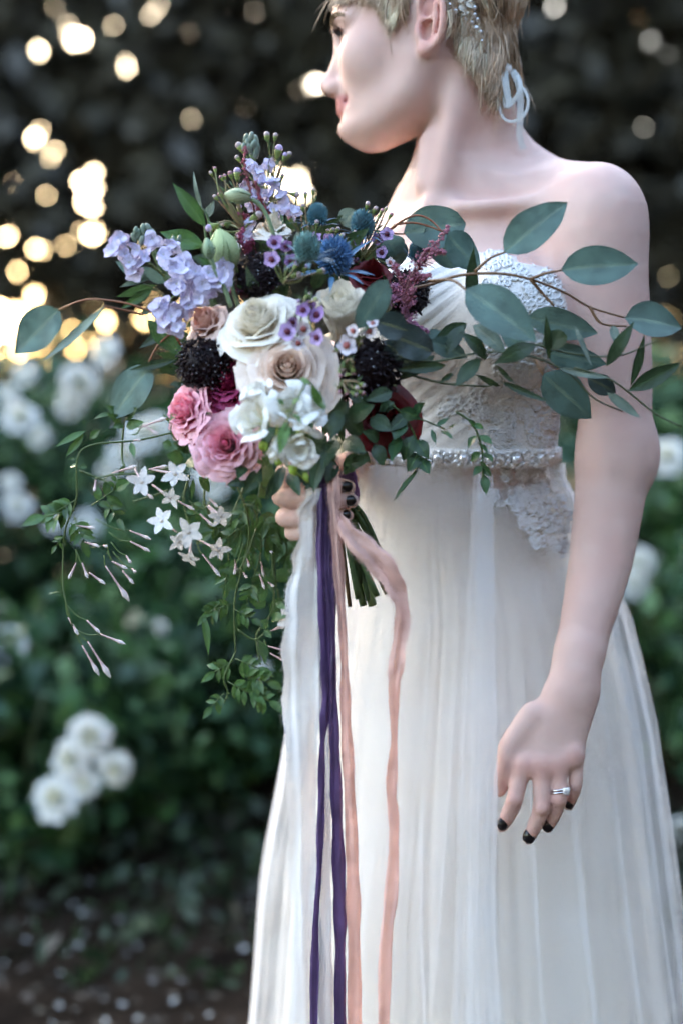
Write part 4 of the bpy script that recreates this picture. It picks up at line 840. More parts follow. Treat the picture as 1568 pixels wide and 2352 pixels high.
rose('pink_rose', 'open pink spray rose facing the camera at the bottom of the bouquet', BQ, wh(522, 1022, -.235), (-.12, -.95, .18), M(82, -.24), M(74, -.24), (.92, .15, .30), (.93, .48, .59), 7, PINKL, ruff=.05, edge=(.95, .65, .72))
rose('burgundy_ranunculus', 'magenta and wine red bloom tucked between the dark scabiosa and the freesias', BQ, wh(526, 882, -.212), (-.30, -.80, .45), M(70, -.2), M(84, -.2), (.38, .014, .09), (.36, .018, .11), 8, PINKL, edge=(.52, .10, .27), ruff=.05)
rose('red_rose', 'deep red rose at the lower right beside the hanging vine', BQ, wh(884, 962, -.212), (.30, -.88, .20), M(76, -.2), M(80, -.2), (.115, .003, .006), (.12, .004, .008), 9)
rose('red_rose', 'deep red rose half hidden below the blue thistle and waxflower', BQ, wh(853, 632, -.165), (.1, -.65, .7), M(48, -.17), M(60, -.17), (.13, .004, .007), (.15, .005, .009), 10)
# freesias, close to the lens
WF = 'white freesias at the front of the bouquet'
def freesia(px, py, y, axis, rad, hgt, seed, label, half=.72, curl=.45):
    g = np.random.default_rng(seed); t = thing('freesia', label, 'flower', tuple(wh(px, py, y)), WF); rot = frame(axis)
    for k in range(6):
        v, f = petal_geo(2*math.pi*k/6+g.normal(0, .12), half, rad*(1 if k % 2 else .72)*g.uniform(.9, 1.1), hgt*g.uniform(.9, 1.08), curl*g.uniform(.2, 1.6)+(.3 if k % 2 else 0), g, 7, .05, .16); q = np.repeat(np.linspace(0, 1, 7), 7)[:, None]
        new_obj('petal', fast_mesh('petal', (v-arr(0, 0, hgt*.5))@rot.T, f, M_petal, True, lerp(arr(.86, .85, .60), arr(.92, .92, .88), np.clip(q*2, 0, 1))), t)
    for k in range(4):
        v, f = petal_geo(2*math.pi*k/4+g.normal(0, .2), .9, rad*(.34+.07*k), hgt*.92, g.uniform(-.4, .3), g, 6, .05, .2); new_obj('petal', fast_mesh('petal', (v-arr(0, 0, hgt*.5))@rot.T, f, M_petal, True, np.tile(arr(.92, .91, .84), (len(v), 1))), t)
    mb = MB(); v, f = tube([arr(0, 0, -hgt*.5)@rot.T, arr(0, 0, -hgt*.9)@rot.T], [rad*.2, rad*.10], 7, 5); mb.add(v, f, (.45, .55, .14)); mb.build('flower_tube', M_stem, t)
    return t
freesia(582, 962, -.285, (-.45, -.80, .20), M(50, -.29), M(74, -.29), 1, 'open white freesia turned left above the pink rose')
freesia(594, 905, -.275, (-.55, -.30, .80), M(40, -.29), M(68, -.29), 2, 'white freesia petals lifted against the blush rose')
freesia(672, 934, -.290, (.25, -.80, .30), M(52, -.3), M(64, -.3), 3, 'widest white freesia in the centre of the cluster')
freesia(690, 1018, -.290, (.08, -.75, -.35), M(46, -.3), M(80, -.3), 4, 'white freesia hanging lowest at the front of the cluster', .75, .15)
freesia(634, 1028, -.285, (-.05, -.4, -.9), M(22, -.3), M(62, -.3), 5, 'narrow closed white freesia bud pointing down', .9, 0)
freesia(716, 942, -.280, (.6, -.6, .2), M(40, -.3), M(50, -.3), 6, 'white freesia turned right towards the dark leaves')
gb = thing('freesia_bud', 'lime green freesia buds below the white cluster', 'bud', tuple(wh(640, 1060, -.28)))
for i, (a, b, w) in enumerate(((( 600, 1015), (612, 1035), 26), ((634, 1060), (648, 1066), 20), ((668, 1068), (680, 1092), 24), ((700, 1085), (706, 1108), 14))):
    A, B = w3(wh(*a, -.285)), w3(wh(*b, -.287)); v, f = tube([A, (A+B)/2, B], [M(w*.25, -.29), M(w*.5, -.29), M(w*.15, -.29)], 8, 8); attach(new_obj('bud', fast_mesh('bud', v, f, M_stem, True, np.tile(arr(.28, .42, .05), (len(v), 1)))), gb)
tube_part(gb, [wh(640, 1000, -.27), wh(630, 1040, -.278), wh(655, 1065, -.28), wh(700, 1100, -.28)], .0012, col=(.2, .3, .05))
# dark scabiosas
scabiosa(wh(470, 836, -.215), (-.30, -.93, .12), M(64, -.22), 1, 'dark scabiosa with beaded centre above the two pink roses')
scabiosa(wh(592, 634, -.195), (-.40, -.75, .35), M(54, -.2), 2, 'dark scabiosa between the lilac stock and the purple waxflower')
scabiosa(wh(838, 852, -.215), (.05, -.95, .25), M(76, -.22), 3, 'largest dark scabiosa right of the blush rose')
scabiosa(wh(935, 672, -.155), (.3, -.8, .3), M(52, -.16), 4, 'dark scabiosa behind the pink astilbe plume')
# sea hollies
thistle(wh(729, 497, -.165), (.1, -.2, 1), M(21, -.17), M(48, -.17), 1, 'small teal thistle head topmost beside the lilac spike', (.045, .16, .20))
thistle(wh(832, 517, -.155), (.0, -.2, 1), M(24, -.16), M(58, -.16), 2, 'teal thistle head in front of the pale round leaf', (.045, .15, .19))
thistle(wh(706, 572, -.275), (-.05, -.25, 1), M(27, -.28), M(62, -.28), 3, 'pale grey green thistle head nearest the camera', (.10, .22, .21), (.16, .24, .30))
thistle(wh(768, 592, -.215), (.1, -.5, .9), M(36, -.22), M(80, -.22), 4, 'large cobalt blue thistle head in the middle', (.035, .12, .26), (.10, .22, .36))
thistle(wh(961, 578, -.135), (.25, -.2, 1), M(21, -.14), M(52, -.14), 5, 'teal thistle head at the right near the eucalyptus', (.045, .15, .19))
# lilac stock
LIL = (.62, .60, .80)
def stock(name, label, stem, florets, buds, seed, y, size=19):
    g = np.random.default_rng(seed); t = thing(name, label, 'flower', tuple(wh(*stem[0], y)), 'lilac stock spikes of the bouquet')
    tube_part(t, [wh(a, b, y+.008) for a, b in stem], [.0035, .0025], col=(.12, .19, .08))
    for i, (px, py) in enumerate(florets):
        yy = y-g.uniform(0, .018); s = M(size*g.uniform(1.0, 1.35), y); c = wh(px, py, yy); floret(t, c, (g.normal(0, .5)+(-.25 if px < 420 else .05), -1, g.normal(.25, .45)), s, s*.95, 4 if g.random() < .5 else 5, np.array(LIL)*g.uniform(.92, 1.08)+arr(.04, 0, 0)*g.random(), (.45, .55, .25), seed*50+i, lift=g.normal(.1, .3), cup=g.normal(-.1, .25), jitter=.3); floret(t, c+Vector((0, -.003, .001)), (g.normal(0, .5), -1, g.normal(.25, .45)), s*.62, s*.62, 4, np.array(LIL)*1.08, (.6, .66, .4), seed*50+i+25, 'inner_petals', lift=.6, cup=-.1, jitter=.3, sub=False)
        if i % 3 == 0: tube_part(t, [wh(*stem[min(len(stem)-1, 1)], y+.008), c], .0009, 'pedicel', (.14, .2, .08), 4, 4)
    for px, py, r in buds:
        v, f = ball(wh(px, py, y-g.uniform(0, .008)), M(r, y), 2, (.62, .62, 1.2), frame((g.normal(0, .3), -.3, 1))); attach(new_obj('bud', fast_mesh('bud', v, f, M_leaf, True, np.tile(lerp(arr(.17, .26, .19), arr(.30, .36, .30), g.random()), (len(v), 1)))), t)
    return t
stock('lilac_stock', 'lilac stock spike leaning out at the far left of the bouquet', [(430, 690), (385, 640), (350, 570), (335, 530)], [(277, 552), (289, 587), (318, 578), (352, 552), (308, 628), (298, 606), (333, 592), (262, 575)], [(318, 538, 11), (330, 527, 12), (342, 524, 11), (353, 536, 10), (338, 545, 12), (326, 552, 10), (308, 546, 10), (350, 550, 10), (312, 530, 9)], 1, -.19, 20)
stock('lilac_stock', 'fullest lilac stock spike below the green bud', [(500, 720), (450, 640), (410, 560)], [(402, 566), (377, 588), (419, 625), (408, 655), (450, 627), (466, 655), (430, 685), (503, 655), (518, 636), (374, 702), (408, 712), (436, 704), (396, 730), (409, 755), (366, 705), (440, 655), (480, 630), (485, 672), (425, 600), (395, 612), (460, 690), (385, 745), (512, 612)], [(400, 552, 9), (412, 550, 9)], 2, -.205, 23)
stock('lilac_stock', 'tall lilac stock spike rising at the top of the bouquet', [(640, 590), (610, 470), (585, 390), (577, 330)], [(618, 378), (595, 397), (573, 380), (565, 430), (592, 447), (612, 448), (646, 455), (655, 477), (672, 486), (573, 515), (559, 556), (600, 420), (632, 420), (580, 470), (625, 485), (565, 540)], [(565, 318, 10), (577, 315, 11), (588, 322, 11), (570, 330, 11), (582, 333, 12), (592, 338, 10), (574, 342, 12), (588, 350, 13), (560, 338, 9)], 3, -.165, 17)
# lisianthus buds
def big_bud(px, py, y, axis, w, h, seed, label, stem, col=(.42, .52, .26)):
    t = thing('lisianthus_bud', label, 'bud', tuple(wh(px, py, y)), 'green buds of the bouquet'); rot = frame(axis); g = np.random.default_rng(seed)
    for k in range(5):
        v = []; a0 = 2*math.pi*k/5
        for j in range(9):
            q = j/8; r = w/2*math.sin(math.pi*(.12+.86*q))**.75
            for i in range(7): u = i/6*2-1; th = a0+u*.85+q*.9; rr = r*(1+.07*u); v.append((rr*math.cos(th), rr*math.sin(th), h*(q-.5)))
        q = np.repeat(np.linspace(0, 1, 9), 7)[:, None]; new_obj('petal', fast_mesh('petal', np.array(v)@rot.T, grid_faces(7, 9), M_petal, True, lerp(np.array(col)*.7, np.array(col)*1.25, q)*g.uniform(.9, 1.1)), t)
    for k in range(4):
        a = 2*math.pi*k/4+.4; b = arr(.25*w*math.cos(a), .25*w*math.sin(a), -h*.5); m_ = arr(.56*w*math.cos(a), .56*w*math.sin(a), -h*.1); e = arr(.50*w*math.cos(a), .50*w*math.sin(a), h*.28); v, f = tube([b@rot.T, m_@rot.T, e@rot.T], [w*.05, w*.035, w*.008], 5, 7); new_obj('sepal', fast_mesh('sepal', v, f, M_stem, True, np.tile(arr(.12, .19, .09), (len(v), 1))), t)
    tube_part(t, [wh(*q, y+.002) for q in stem], .0022, col=(.16, .23, .12)); return t
big_bud(514, 572, -.20, (-.25, -.2, 1), M(70, -.2), M(92, -.2), 1, 'plump pale green lisianthus bud above the lilac stock', [(524, 614), (540, 680), (560, 740)])
big_bud(479, 570, -.225, (-.15, -.2, 1), M(28, -.22), M(46, -.22), 2, 'slim green bud on a long stem in front of the lilac stock', [(483, 592), (500, 630), (518, 668), (531, 705)], (.30, .42, .26))
big_bud(546, 450, -.215, (-1, -.2, .1), M(34, -.22), M(60, -.22), 3, 'nodding cream green bud on an arching stem near the top', [(578, 457), (600, 474), (618, 506), (630, 545)], (.48, .55, .34))
# waxflower
WX = 'waxflower sprigs of the bouquet'
def wax(label, y, root, buds, flowers, seed, root2=None):
    g = np.random.default_rng(seed); t = thing('waxflower_sprig', label, 'flower', tuple(wh(*root, y)), WX); st = MB(); base = w3(wh(*root, y))
    for px, py, r, kind in buds:
        c = w3(wh(px, py, y-g.uniform(-.012, .012))); m_ = lerp(base, c, .6)+g.normal(0, .003, 3); v, f = tube([base, m_, c], [.0011, .0009, .0007], 5, 8); st.add(v-base, f, lerp(arr(.14, .20, .06), arr(.26, .14, .10), g.random()))
        d = (c-m_)/np.linalg.norm(c-m_); rr = M(r, y); mb = MB(); v, f = tube([c-d*rr*1.9, c-d*rr*.9, c], [rr*.22, rr*.62, rr*.8], 7, 6); mb.add(v-base, f, arr(.24, .32, .09)*g.uniform(.8, 1.2))
        v, f = ball(c+d*rr*.35, rr*.82, 2); mb.add(v-base, f, {'w': arr(.55, .44, .44), 'l': arr(.58, .46, .70), 'p': arr(.50, .26, .30)}[kind]*g.uniform(.85, 1.15)); mb.build('bud', M_tiny, t)
        for k in range(2):
            q = lerp(base, c, g.uniform(.45, .85)); e = q+arr(g.normal(0, .5), g.normal(0, .4), .8)*M(22, y); v, f, cc = leaf_geo(q, e, M(4, y), (0, -1, .1), .1, 0, 'thin', (.08, .14, .05), (.08, .14, .05), 4); st.add(np.array(v)-base, f, cc)
    for px, py, r, kind in flowers:
        c = w3(wh(px, py, y-g.uniform(.0, .015))); v, f = tube([base, lerp(base, c, .5)+g.normal(0, .003, 3), c+arr(0, .008, -.002)], .0009, 5, 6); st.add(v-base, f, (.16, .20, .07)); rr = M(r, y); ax = (g.normal(0, .4), -1, g.normal(.1, .4))
        pc = {'l': (.52, .36, .66), 'w': (.78, .72, .78), 'd': (.42, .25, .56)}[kind]; o = floret(t, c, ax, rr, rr*1.1, 5, pc, (.10, .012, .03), seed*90+int(px), name='flower', lift=.15, cup=.12, m=M_tiny, sub=False)
        mb = MB(); rot = frame(ax); cc_ = c-base; v, f = tube([cc_, cc_+arr(0, 0, rr*.28)@rot.T], [rr*.30, rr*.36], 10, 3); mb.add(v, f, (.13, .012, .035) if kind != 'w' else (.45, .12, .10)); mb.build('flower_cup', M_tiny, t)
    st.build('stem', M_stem, t); return t
def r2(x, y): return (250.9+x*.28, 282.2+y*.28)
def r3(x, y): return (564.5+x*.32, 407.7+y*.32)
def r4(x, y): return (345+x*.32, 690+y*.32)
def r5(x, y): return (878+x*.44, 439+y*.44)
def r6(x, y): return (595.8+x*.28, 1003.5+y*.28)
def r8(x, y): return (x*.44, 940.8+y*.44)
wax('waxflower sprig with grey pink buds at the very top', -.16, r2(1330, 640), [(*r2(1295, 105), 8.5, 'w'), (*r2(1365, 110), 7, 'w'), (*r2(1390, 225), 11.5, 'l'), (*r2(1475, 262), 7, 'w'), (*r2(1440, 270), 7, 'l'), (*r2(1420, 440), 6, 'w'), (*r2(1395, 465), 5, 'p'), (*r2(1070, 195), 10, 'w'), (*r2(1055, 290), 7, 'w'), (*r2(1530, 590), 8, 'w'), (*r2(1430, 620), 7, 'l')], [], 1)
wax('waxflower sprig with pink buds reaching left above the green bud', -.18, r2(1110, 880), [(*r2(1052, 410), 11, 'l'), (*r2(997, 422), 7, 'p'), (*r2(870, 380), 5.5, 'p'), (*r2(838, 415), 5, 'w'), (*r2(920, 450), 5, 'p'), (*r2(950, 440), 5, 'p'), (*r2(872, 610), 6, 'w'), (*r2(912, 588), 6, 'p'), (*r2(835, 858), 11, 'l'), (*r2(945, 830), 8, 'w'), (*r2(1027, 965), 7, 'w'), (*r2(1070, 700), 8, 'l'), (*r2(1215, 760), 11, 'w'), (*r2(885, 860), 6, 'p')], [], 2)
wax('waxflower sprig with grey buds between the two small thistles', -.165, r3(500, 620), [(*r3(365, 118), 6, 'w'), (*r3(430, 122), 6, 'w'), (*r3(485, 95), 6, 'w'), (*r3(410, 212), 7, 'w'), (*r3(320, 295), 7, 'p'), (*r3(350, 320), 6, 'w'), (*r3(590, 388), 6, 'w'), (*r3(622, 378), 6, 'w'), (*r3(660, 373), 6, 'w'), (*r3(690, 418), 6.5, 'w'), (*r3(780, 396), 6.5, 'w'), (*r3(458, 368), 6, 'w'), (*r3(510, 328), 7, 'w'), (*r3(260, 370), 6, 'p')], [(*r3(600, 450), 17, 'l'), (*r3(500, 430), 15, 'l')], 3)
wax('waxflower sprig with buds pointing right in front of the bare shoulder', -.15, r3(790, 640), [(*r3(872, 195), 7, 'w'), (*r3(928, 230), 7, 'w'), (*r3(975, 242), 6, 'p'), (*r3(1005, 225), 5, 'w'), (*r3(1040, 270), 6, 'p'), (*r3(1065, 347), 6, 'w'), (*r3(900, 385), 6, 'w'), (*r3(960, 270), 6, 'w')], [(*r3(940, 440), 15, 'l'), (*r3(1010, 410), 17, 'l'), (*r3(975, 540), 16, 'l'), (*r3(800, 480), 14, 'l'), (*r3(1035, 610), 12, 'w'), (*r3(800, 610), 13, 'l'), (*r3(735, 600), 13, 'w')], 4)
wax('purple waxflower in front of the dark scabiosa', -.245, r3(270, 760), [(*r3(370, 700), 9, 'w'), (*r3(360, 635), 7, 'w'), (*r3(545, 670), 8, 'w'), (*r3(430, 645), 7, 'l')], [(*r3(200, 470), 19, 'l'), (*r3(190, 590), 20, 'l'), (*r3(320, 600), 17, 'd'), (*r3(290, 490), 16, 'd'), (*r3(400, 520), 15, 'd')], 5)
wax('purple waxflower with dark red centres between the two ivory roses', -.27, r3(430, 900), [(*r3(500, 870), 7, 'l'), (*r3(380, 885), 6, 'l'), (*r3(455, 845), 7, 'w')], [(*r3(300, 1110), 22, 'l'), (*r3(515, 990), 22, 'd'), (*r3(515, 1148), 20, 'l'), (*r3(410, 955), 19, 'd'), (*r3(375, 1192), 17, 'w'), (*r3(415, 1085), 20, 'w'), (*r3(330, 1040), 17, 'l'), (*r3(460, 930), 16, 'd')], 6)
wax('pale waxflower at the foot of the tall ivory rose', -.28, r3(800, 1180), [(*r3(640, 1240), 6, 'w'), (*r3(820, 1180), 7, 'w')], [(*r3(772, 1100), 17, 'w'), (*r3(722, 1212), 24, 'w'), (*r3(890, 1105), 18, 'w'), (*r3(910, 1050), 14, 'w')], 7)
wax('waxflower buds hanging over the largest scabiosa', -.285, r3(740, 1300), [(*r3(750, 1340), 6, 'w'), (*r3(700, 1365), 8, 'w'), (*r3(770, 1395), 7, 'p'), (*r3(725, 1415), 6.5, 'w'), (*r3(676, 1415), 6.5, 'p')], [], 8)
wax('second string of waxflower buds over the largest scabiosa', -.285, r3(690, 1460), [(*r3(835, 1490), 7, 'w'), (*r3(795, 1508), 7, 'w'), (*r3(670, 1540), 6.5, 'p'), (*r3(720, 1545), 6, 'p'), (*r3(780, 1555), 7, 'w'), (*r3(830, 1545), 7, 'p')], [], 9)
# astilbe plumes
def astilbe(label, y, axes, seed, col, dens=1.0, size=2.6):
    g = np.random.default_rng(seed); t = thing('astilbe_plume', label, 'flower', tuple(wh(*axes[0][0][0], y)), 'pink astilbe plumes'); base = w3(t.location); st = MB(); fl = MB()
    for pts, spread in axes:
        yy = [y-.01*math.sin(i) for i in range(len(pts))]; pa = smooth_path([w3(wh(a, b, q)) for (a, b), q in zip(pts, yy)], 24); v, f = tube(pa, [.0012, .0005], 5, None); st.add(v-base, f, np.array(col)*.6+arr(.02, .03, .0))
        for i in range(len(pa)-1):
            for k in range(int(7*dens)):
                q = lerp(pa[i], pa[i+1], g.random())+g.normal(0, 1, 3)*M(spread*g.uniform(.3, 1), y)*arr(1, .8, 1)*(1.15-i/len(pa)*.85)
                v, f = ball(q, M(size*g.uniform(.6, 1.25), y), 1 if size > 3 else 0 or 1, (1, 1, 1.35), frame(g.normal(0, 1, 3))); fl.add(v-base, f, np.array(col)*g.uniform(.6, 1.45))
                if k == 0: v, f = tube([pa[i], q], .0004, 3, 2, False); st.add(v-base, f, np.array(col)*.6)
    st.build('stem', M_stem, t); tag(fl.build('florets', M_tiny, t), kind='stuff'); return t
astilbe('dusty pink astilbe plume leaning right over the eucalyptus', -.215, [([r3(1130, 900), r3(1170, 740), r3(1260, 560), r3(1380, 460), r3(1450, 350)], 11), ([r3(1150, 820), r3(1080, 660), r3(1060, 640)], 9), ([r3(1200, 700), r3(1330, 540), r3(1430, 540)], 9), ([r3(1180, 740), r3(1320, 700)], 8), ([r3(1150, 880), r3(1200, 800)], 10)], 1, (.40, .14, .20))
astilbe('mauve pink astilbe plume lying over the dark scabiosa', -.20, [([r3(1120, 800), r3(1050, 880), r3(1000, 900)], 10), ([r3(1150, 850), r3(1180, 900), r3(1130, 960)], 10), ([r3(1130, 950), r3(1200, 1050), r3(1300, 1110)], 10), ([r3(1100, 800), r3(1050, 780)], 6)], 2, (.40, .16, .27))
astilbe('crimson pink astilbe threaded through the tall lilac spike', -.175, [([r2(1200, 760), r2(1150, 520), r2(1110, 330), r2(1120, 200)], 8), ([r2(1300, 740), r2(1240, 620), r2(1200, 480)], 9), ([r2(1150, 780), r2(1060, 740)], 5), ([r2(1330, 740), r2(1220, 690)], 10)], 3, (.34, .07, .11), .8, 2.0)
astilbe('crimson pink astilbe showing between the stock and the dark scabiosa', -.185, [([r2(1160, 1100), r2(1080, 960), r2(1100, 860)], 9), ([r2(1140, 1400), r2(1030, 1370), r2(1000, 1380)], 10), ([r2(1120, 1050), r2(1180, 960)], 8)], 4, (.33, .06, .13), 1.2, 2.2)
# ------------------------------------------------------------------ leaves, vines, stems, ribbons
EUC, EUCV = (.088, .160, .135), (.14, .22, .165)
RUS, RUSV = (.030, .060, .026), (.05, .09, .04)
FRESH = (.045, .115, .030)
def sprig(name, label, cat, group, stems, leaves, r=.0016, scol=(.16, .12, .05)):
    t = thing(name, label, cat, tuple(wh(*stems[0][0][:2], stems[0][0][2] if len(stems[0][0]) > 2 else -.15)), group)
    for s in stems: tube_part(t, [wh(*q) for q in s], [r, r*.6], col=scol)
    for L in leaves:
        b, e, w, yb, ye, kind = L[:6]; g = R.random; o = L[6] if len(L) > 6 else {}
        col, vein = {'e': (EUC, EUCV), 'r': (RUS, RUSV), 'f': (FRESH, (.07, .15, .05)), 'p': ((.17, .24, .20), (.24, .30, .24)), 'd': ((.038, .062, .058), (.10, .12, .07))}[kind]
        sh = o.get('shape', 'ovate' if kind in 'epd' else 'lance'); k = .88+.24*g()
        leaf_part(t, wh(*b, yb), wh(*e, ye), M(w, yb), col=np.array(col)*k, vein=vein, shape=sh, nrm=o.get('n', (R.uniform(-.3, .3), -1, R.uniform(0, .5))), bend=o.get('bend', R.uniform(-.09, .14)), fold=o.get('fold', R.uniform(.02, .14)), rows=11 if w > 30 else 7, wave=R.uniform(0, .05))
    return t
ED = 'eucalyptus and ruscus sprays of the bouquet'
sprig('eucalyptus_spray', 'silver dollar eucalyptus spray reaching far right across her arm', 'foliage', ED,
    [[(*r5(60, 520), -.19), (*r5(240, 490), -.205), (*r5(400, 440), -.215), (*r5(600, 430), -.22), (*r5(770, 460), -.215), (*r5(950, 530), -.205), (*r5(1080, 605), -.20), (*r5(1260, 660), -.195)],
     [(*r5(480, 420), -.218), (*r5(560, 350), -.222), (*r5(640, 318), -.222)], [(*r5(770, 458), -.215), (*r5(850, 430), -.22), (*r5(935, 412), -.222)], [(*r5(770, 460), -.215), (*r5(830, 530), -.21), (*r5(895, 600), -.21)],
     [(*r5(1080, 605), -.20), (*r5(1140, 690), -.20), (*r5(1270, 706), -.195)], [(*r5(240, 470), -.215), (*r5(360, 465), -.24), (*r5(440, 520), -.255)], [(*r5(800, 870), -.19), (*r5(820, 920), -.195), (*r5(836, 960), -.195)]],
    [(r5(632, 322), r5(964, 60), 92, -.222, -.215, 'e', dict(bend=.05, fold=.10)), (r5(930, 412), r5(1332, 380), 94, -.222, -.21, 'e', dict(bend=.04)), (r5(432, 512), r5(800, 786), 108, -.255, -.27, 'e', dict(bend=.05, n=(.1, -1, .3))),
     (r5(1262, 662), r5(1558, 716), 92, -.195, -.185, 'e'), (r5(834, 956), r5(1086, 1186), 94, -.195, -.185, 'e', dict(bend=.04)), (r5(756, 655), r5(1122, 742), 74, -.185, -.175, 'e'), (r5(850, 840), r5(1168, 902), 62, -.178, -.165, 'e'), (r5(1068, 975), r5(1216, 1050), 48, -.19, -.18, 'd'), (r5(470, 702), r5(636, 840), 46, -.18, -.17, 'p')], .0017, (.20, .11, .055))
sprig('eucalyptus_spray', 'eucalyptus spray with reddish twigs in front of her collar bone', 'foliage', ED,
    [[(*r3(1000, 400), -.15), (*r3(1085, 335), -.16), (*r3(1160, 290), -.165), (*r3(1240, 272), -.165), (*r3(1330, 310), -.165), (*r3(1410, 395), -.17)], [(*r3(1080, 335), -.16), (*r3(1200, 325), -.165), (*r3(1310, 350), -.165), (*r3(1400, 385), -.168)], [(*r3(920, 380), -.14), (*r3(1060, 402), -.15), (*r3(1140, 405), -.152)]],
    [(r3(1130, 402), r3(1575, 330), 104, -.150, -.135, 'e', dict(shape='round')), (r3(1440, 400), r3(1680, 660), 84, -.168, -.155, 'e'), (r3(1290, 350), r3(1540, 640), 84, -.145, -.14, 'e', dict(shape='round')), (r3(1080, 560), r3(1010, 420), 60, -.13, -.13, 'e', dict(shape='round')), (r3(1050, 660), r3(1000, 420), 80, -.125, -.12, 'd', dict(shape='round')), (r3(700, 350), r3(780, 228), 52, -.12, -.12, 'p', dict(shape='round'))], .0013, (.25, .09, .04))
sprig('eucalyptus_spray', 'rounded dusty green leaves in front of the tall ivory rose', 'foliage', ED, [[(*r3(1010, 740), -.27), (*r3(1030, 900), -.24), (*r3(960, 1100), -.21)]],
    [(r3(1015, 735), r3(800, 1085), 66, -.285, -.29, 'e', dict(shape='round', bend=.06)), (r3(1160, 1100), r3(925, 1030), 66, -.24, -.245, 'd', dict(shape='round')), (r3(1040, 1120), r3(1340, 1250), 84, -.235, -.22, 'd', dict(shape='round')), (r3(990, 1180), r3(1180, 1340), 70, -.215, -.2, 'd', dict(shape='round')), (r3(1290, 1180), r3(1430, 1130), 46, -.2, -.19, 'e')], .0012, (.14, .13, .05))
sprig('ruscus_spray', 'dark glossy ruscus spray running right below the eucalyptus', 'foliage', ED,
    [[(*r5(40, 860), -.20), (*r5(260, 890), -.215), (*r5(540, 840), -.225), (*r5(800, 870), -.225), (*r5(980, 960), -.22), (*r5(1100, 1080), -.215), (*r5(1250, 1150), -.21)], [(*r5(800, 800), -.225), (*r5(1000, 850), -.23), (*r5(1230, 860), -.23), (*r5(1430, 780), -.23)], [(*r5(1000, 920), -.225), (*r5(1200, 990), -.225), (*r5(1420, 1160), -.22), (*r5(1560, 1230), -.22)], [(*r5(80, 940), -.20), (*r5(300, 1000), -.21), (*r5(540, 1018), -.215), (*r5(620, 990), -.215)]],
    [(r5(510, 870), r5(375, 1022), 38, -.225, -.235, 'r'), (r5(800, 800), r5(580, 902), 40, -.23, -.235, 'r'), (r5(830, 790), r5(965, 760), 46, -.23, -.245, 'r', dict(shape='round')), (r5(1165, 915), r5(1312, 680), 32, -.23, -.235, 'r'), (r5(1295, 1015), r5(1366, 745), 24, -.225, -.23, 'r'), (r5(1282, 1042), r5(1562, 895), 42, -.225, -.225, 'r'), (r5(470, 640), r5(474, 290), 32, -.20, -.205, 'r'), (r5(540, 880), r5(400, 735), 34, -.225, -.23, 'r'), (r5(610, 990), r5(880, 1102), 18, -.215, -.215, 'r'), (r5(612, 1020), r5(480, 955), 15, -.215, -.215, 'r'), (r5(690, 1008), r5(580, 895), 12, -.225, -.23, 'r'), (r5(370, 950), r5(296, 1000), 12, -.21, -.215, 'r'), (r5(330, 910), r5(75, 935), 28, -.215, -.225, 'r'), (r5(440, 690), r5(260, 790), 40, -.2, -.2, 'r'), (r5(420, 700), r5(330, 860), 34, -.2, -.215, 'r'), (r5(270, 860), r5(80, 990), 34, -.2, -.205, 'r'), (r5(1170, 1050), r5(1345, 1185), 24, -.215, -.22, 'p'), (r5(920, 925), r5(1180, 975), 18, -.225, -.23, 'p'), (r5(870, 880), r5(850, 640), 18, -.23, -.24, 'r'), (r5(1000, 700), r5(1090, 915), 14, -.23, -.235, 'p'), (r5(1200, 700), r5(1220, 800), 22, -.225, -.23, 'p'), (r5(240, 780), r5(440, 870), 46, -.2, -.195, 'e'), (r5(620, 720), r5(760, 860), 40, -.195, -.19, 'e')], .0013, (.06, .08, .035))
sprig('eucalyptus_spray', 'eucalyptus sprig arching out at the far left with two round leaves', 'foliage', ED,
    [[(420, 800, -.19), (380, 735, -.20), (320, 705, -.205), (250, 690, -.205), (190, 690, -.205), (135, 712, -.20)], [(330, 722, -.205), (285, 712, -.21), (240, 702, -.215)], [(400, 760, -.19), (362, 795, -.195), (335, 848, -.195)]],
    [((137, 710), (36, 812), 92, -.20, -.195, 'e', dict(shape='ovate')), ((242, 701), (95, 832), 22, -.215, -.21, 'p', dict(shape='lance', bend=-.06)), ((346, 840), (256, 965), 88, -.195, -.19, 'e'), ((405, 826), (298, 850), 20, -.20, -.20, 'r'), ((300, 930), (250, 985), 30, -.185, -.18, 'd')], .0012, (.24, .09, .04))
sprig('lily_foliage', 'bright green pointed leaves behind the lilac stock', 'foliage', 'green leaves at the left of the bouquet', [[(480, 620, -.16), (475, 560, -.16), (470, 515, -.16)], [(490, 560, -.16), (478, 500, -.16), (466, 480, -.16)]],
    [((474, 522), (397, 420), 36, -.16, -.165, 'f'), ((466, 484), (445, 392), 11, -.16, -.165, 'p', dict(bend=.12)), ((474, 500), (492, 462), 20, -.16, -.16, 'p'), ((470, 565), (368, 533), 46, -.175, -.175, 'f'), ((335, 645), (266, 600), 30, -.17, -.175, 'e'), ((380, 650), (322, 612), 28, -.17, -.17, 'e'), ((500, 600), (440, 590), 34, -.175, -.18, 'r'), ((520, 640), (455, 590), 30, -.18, -.185, 'f')], .0016, (.08, .14, .05))
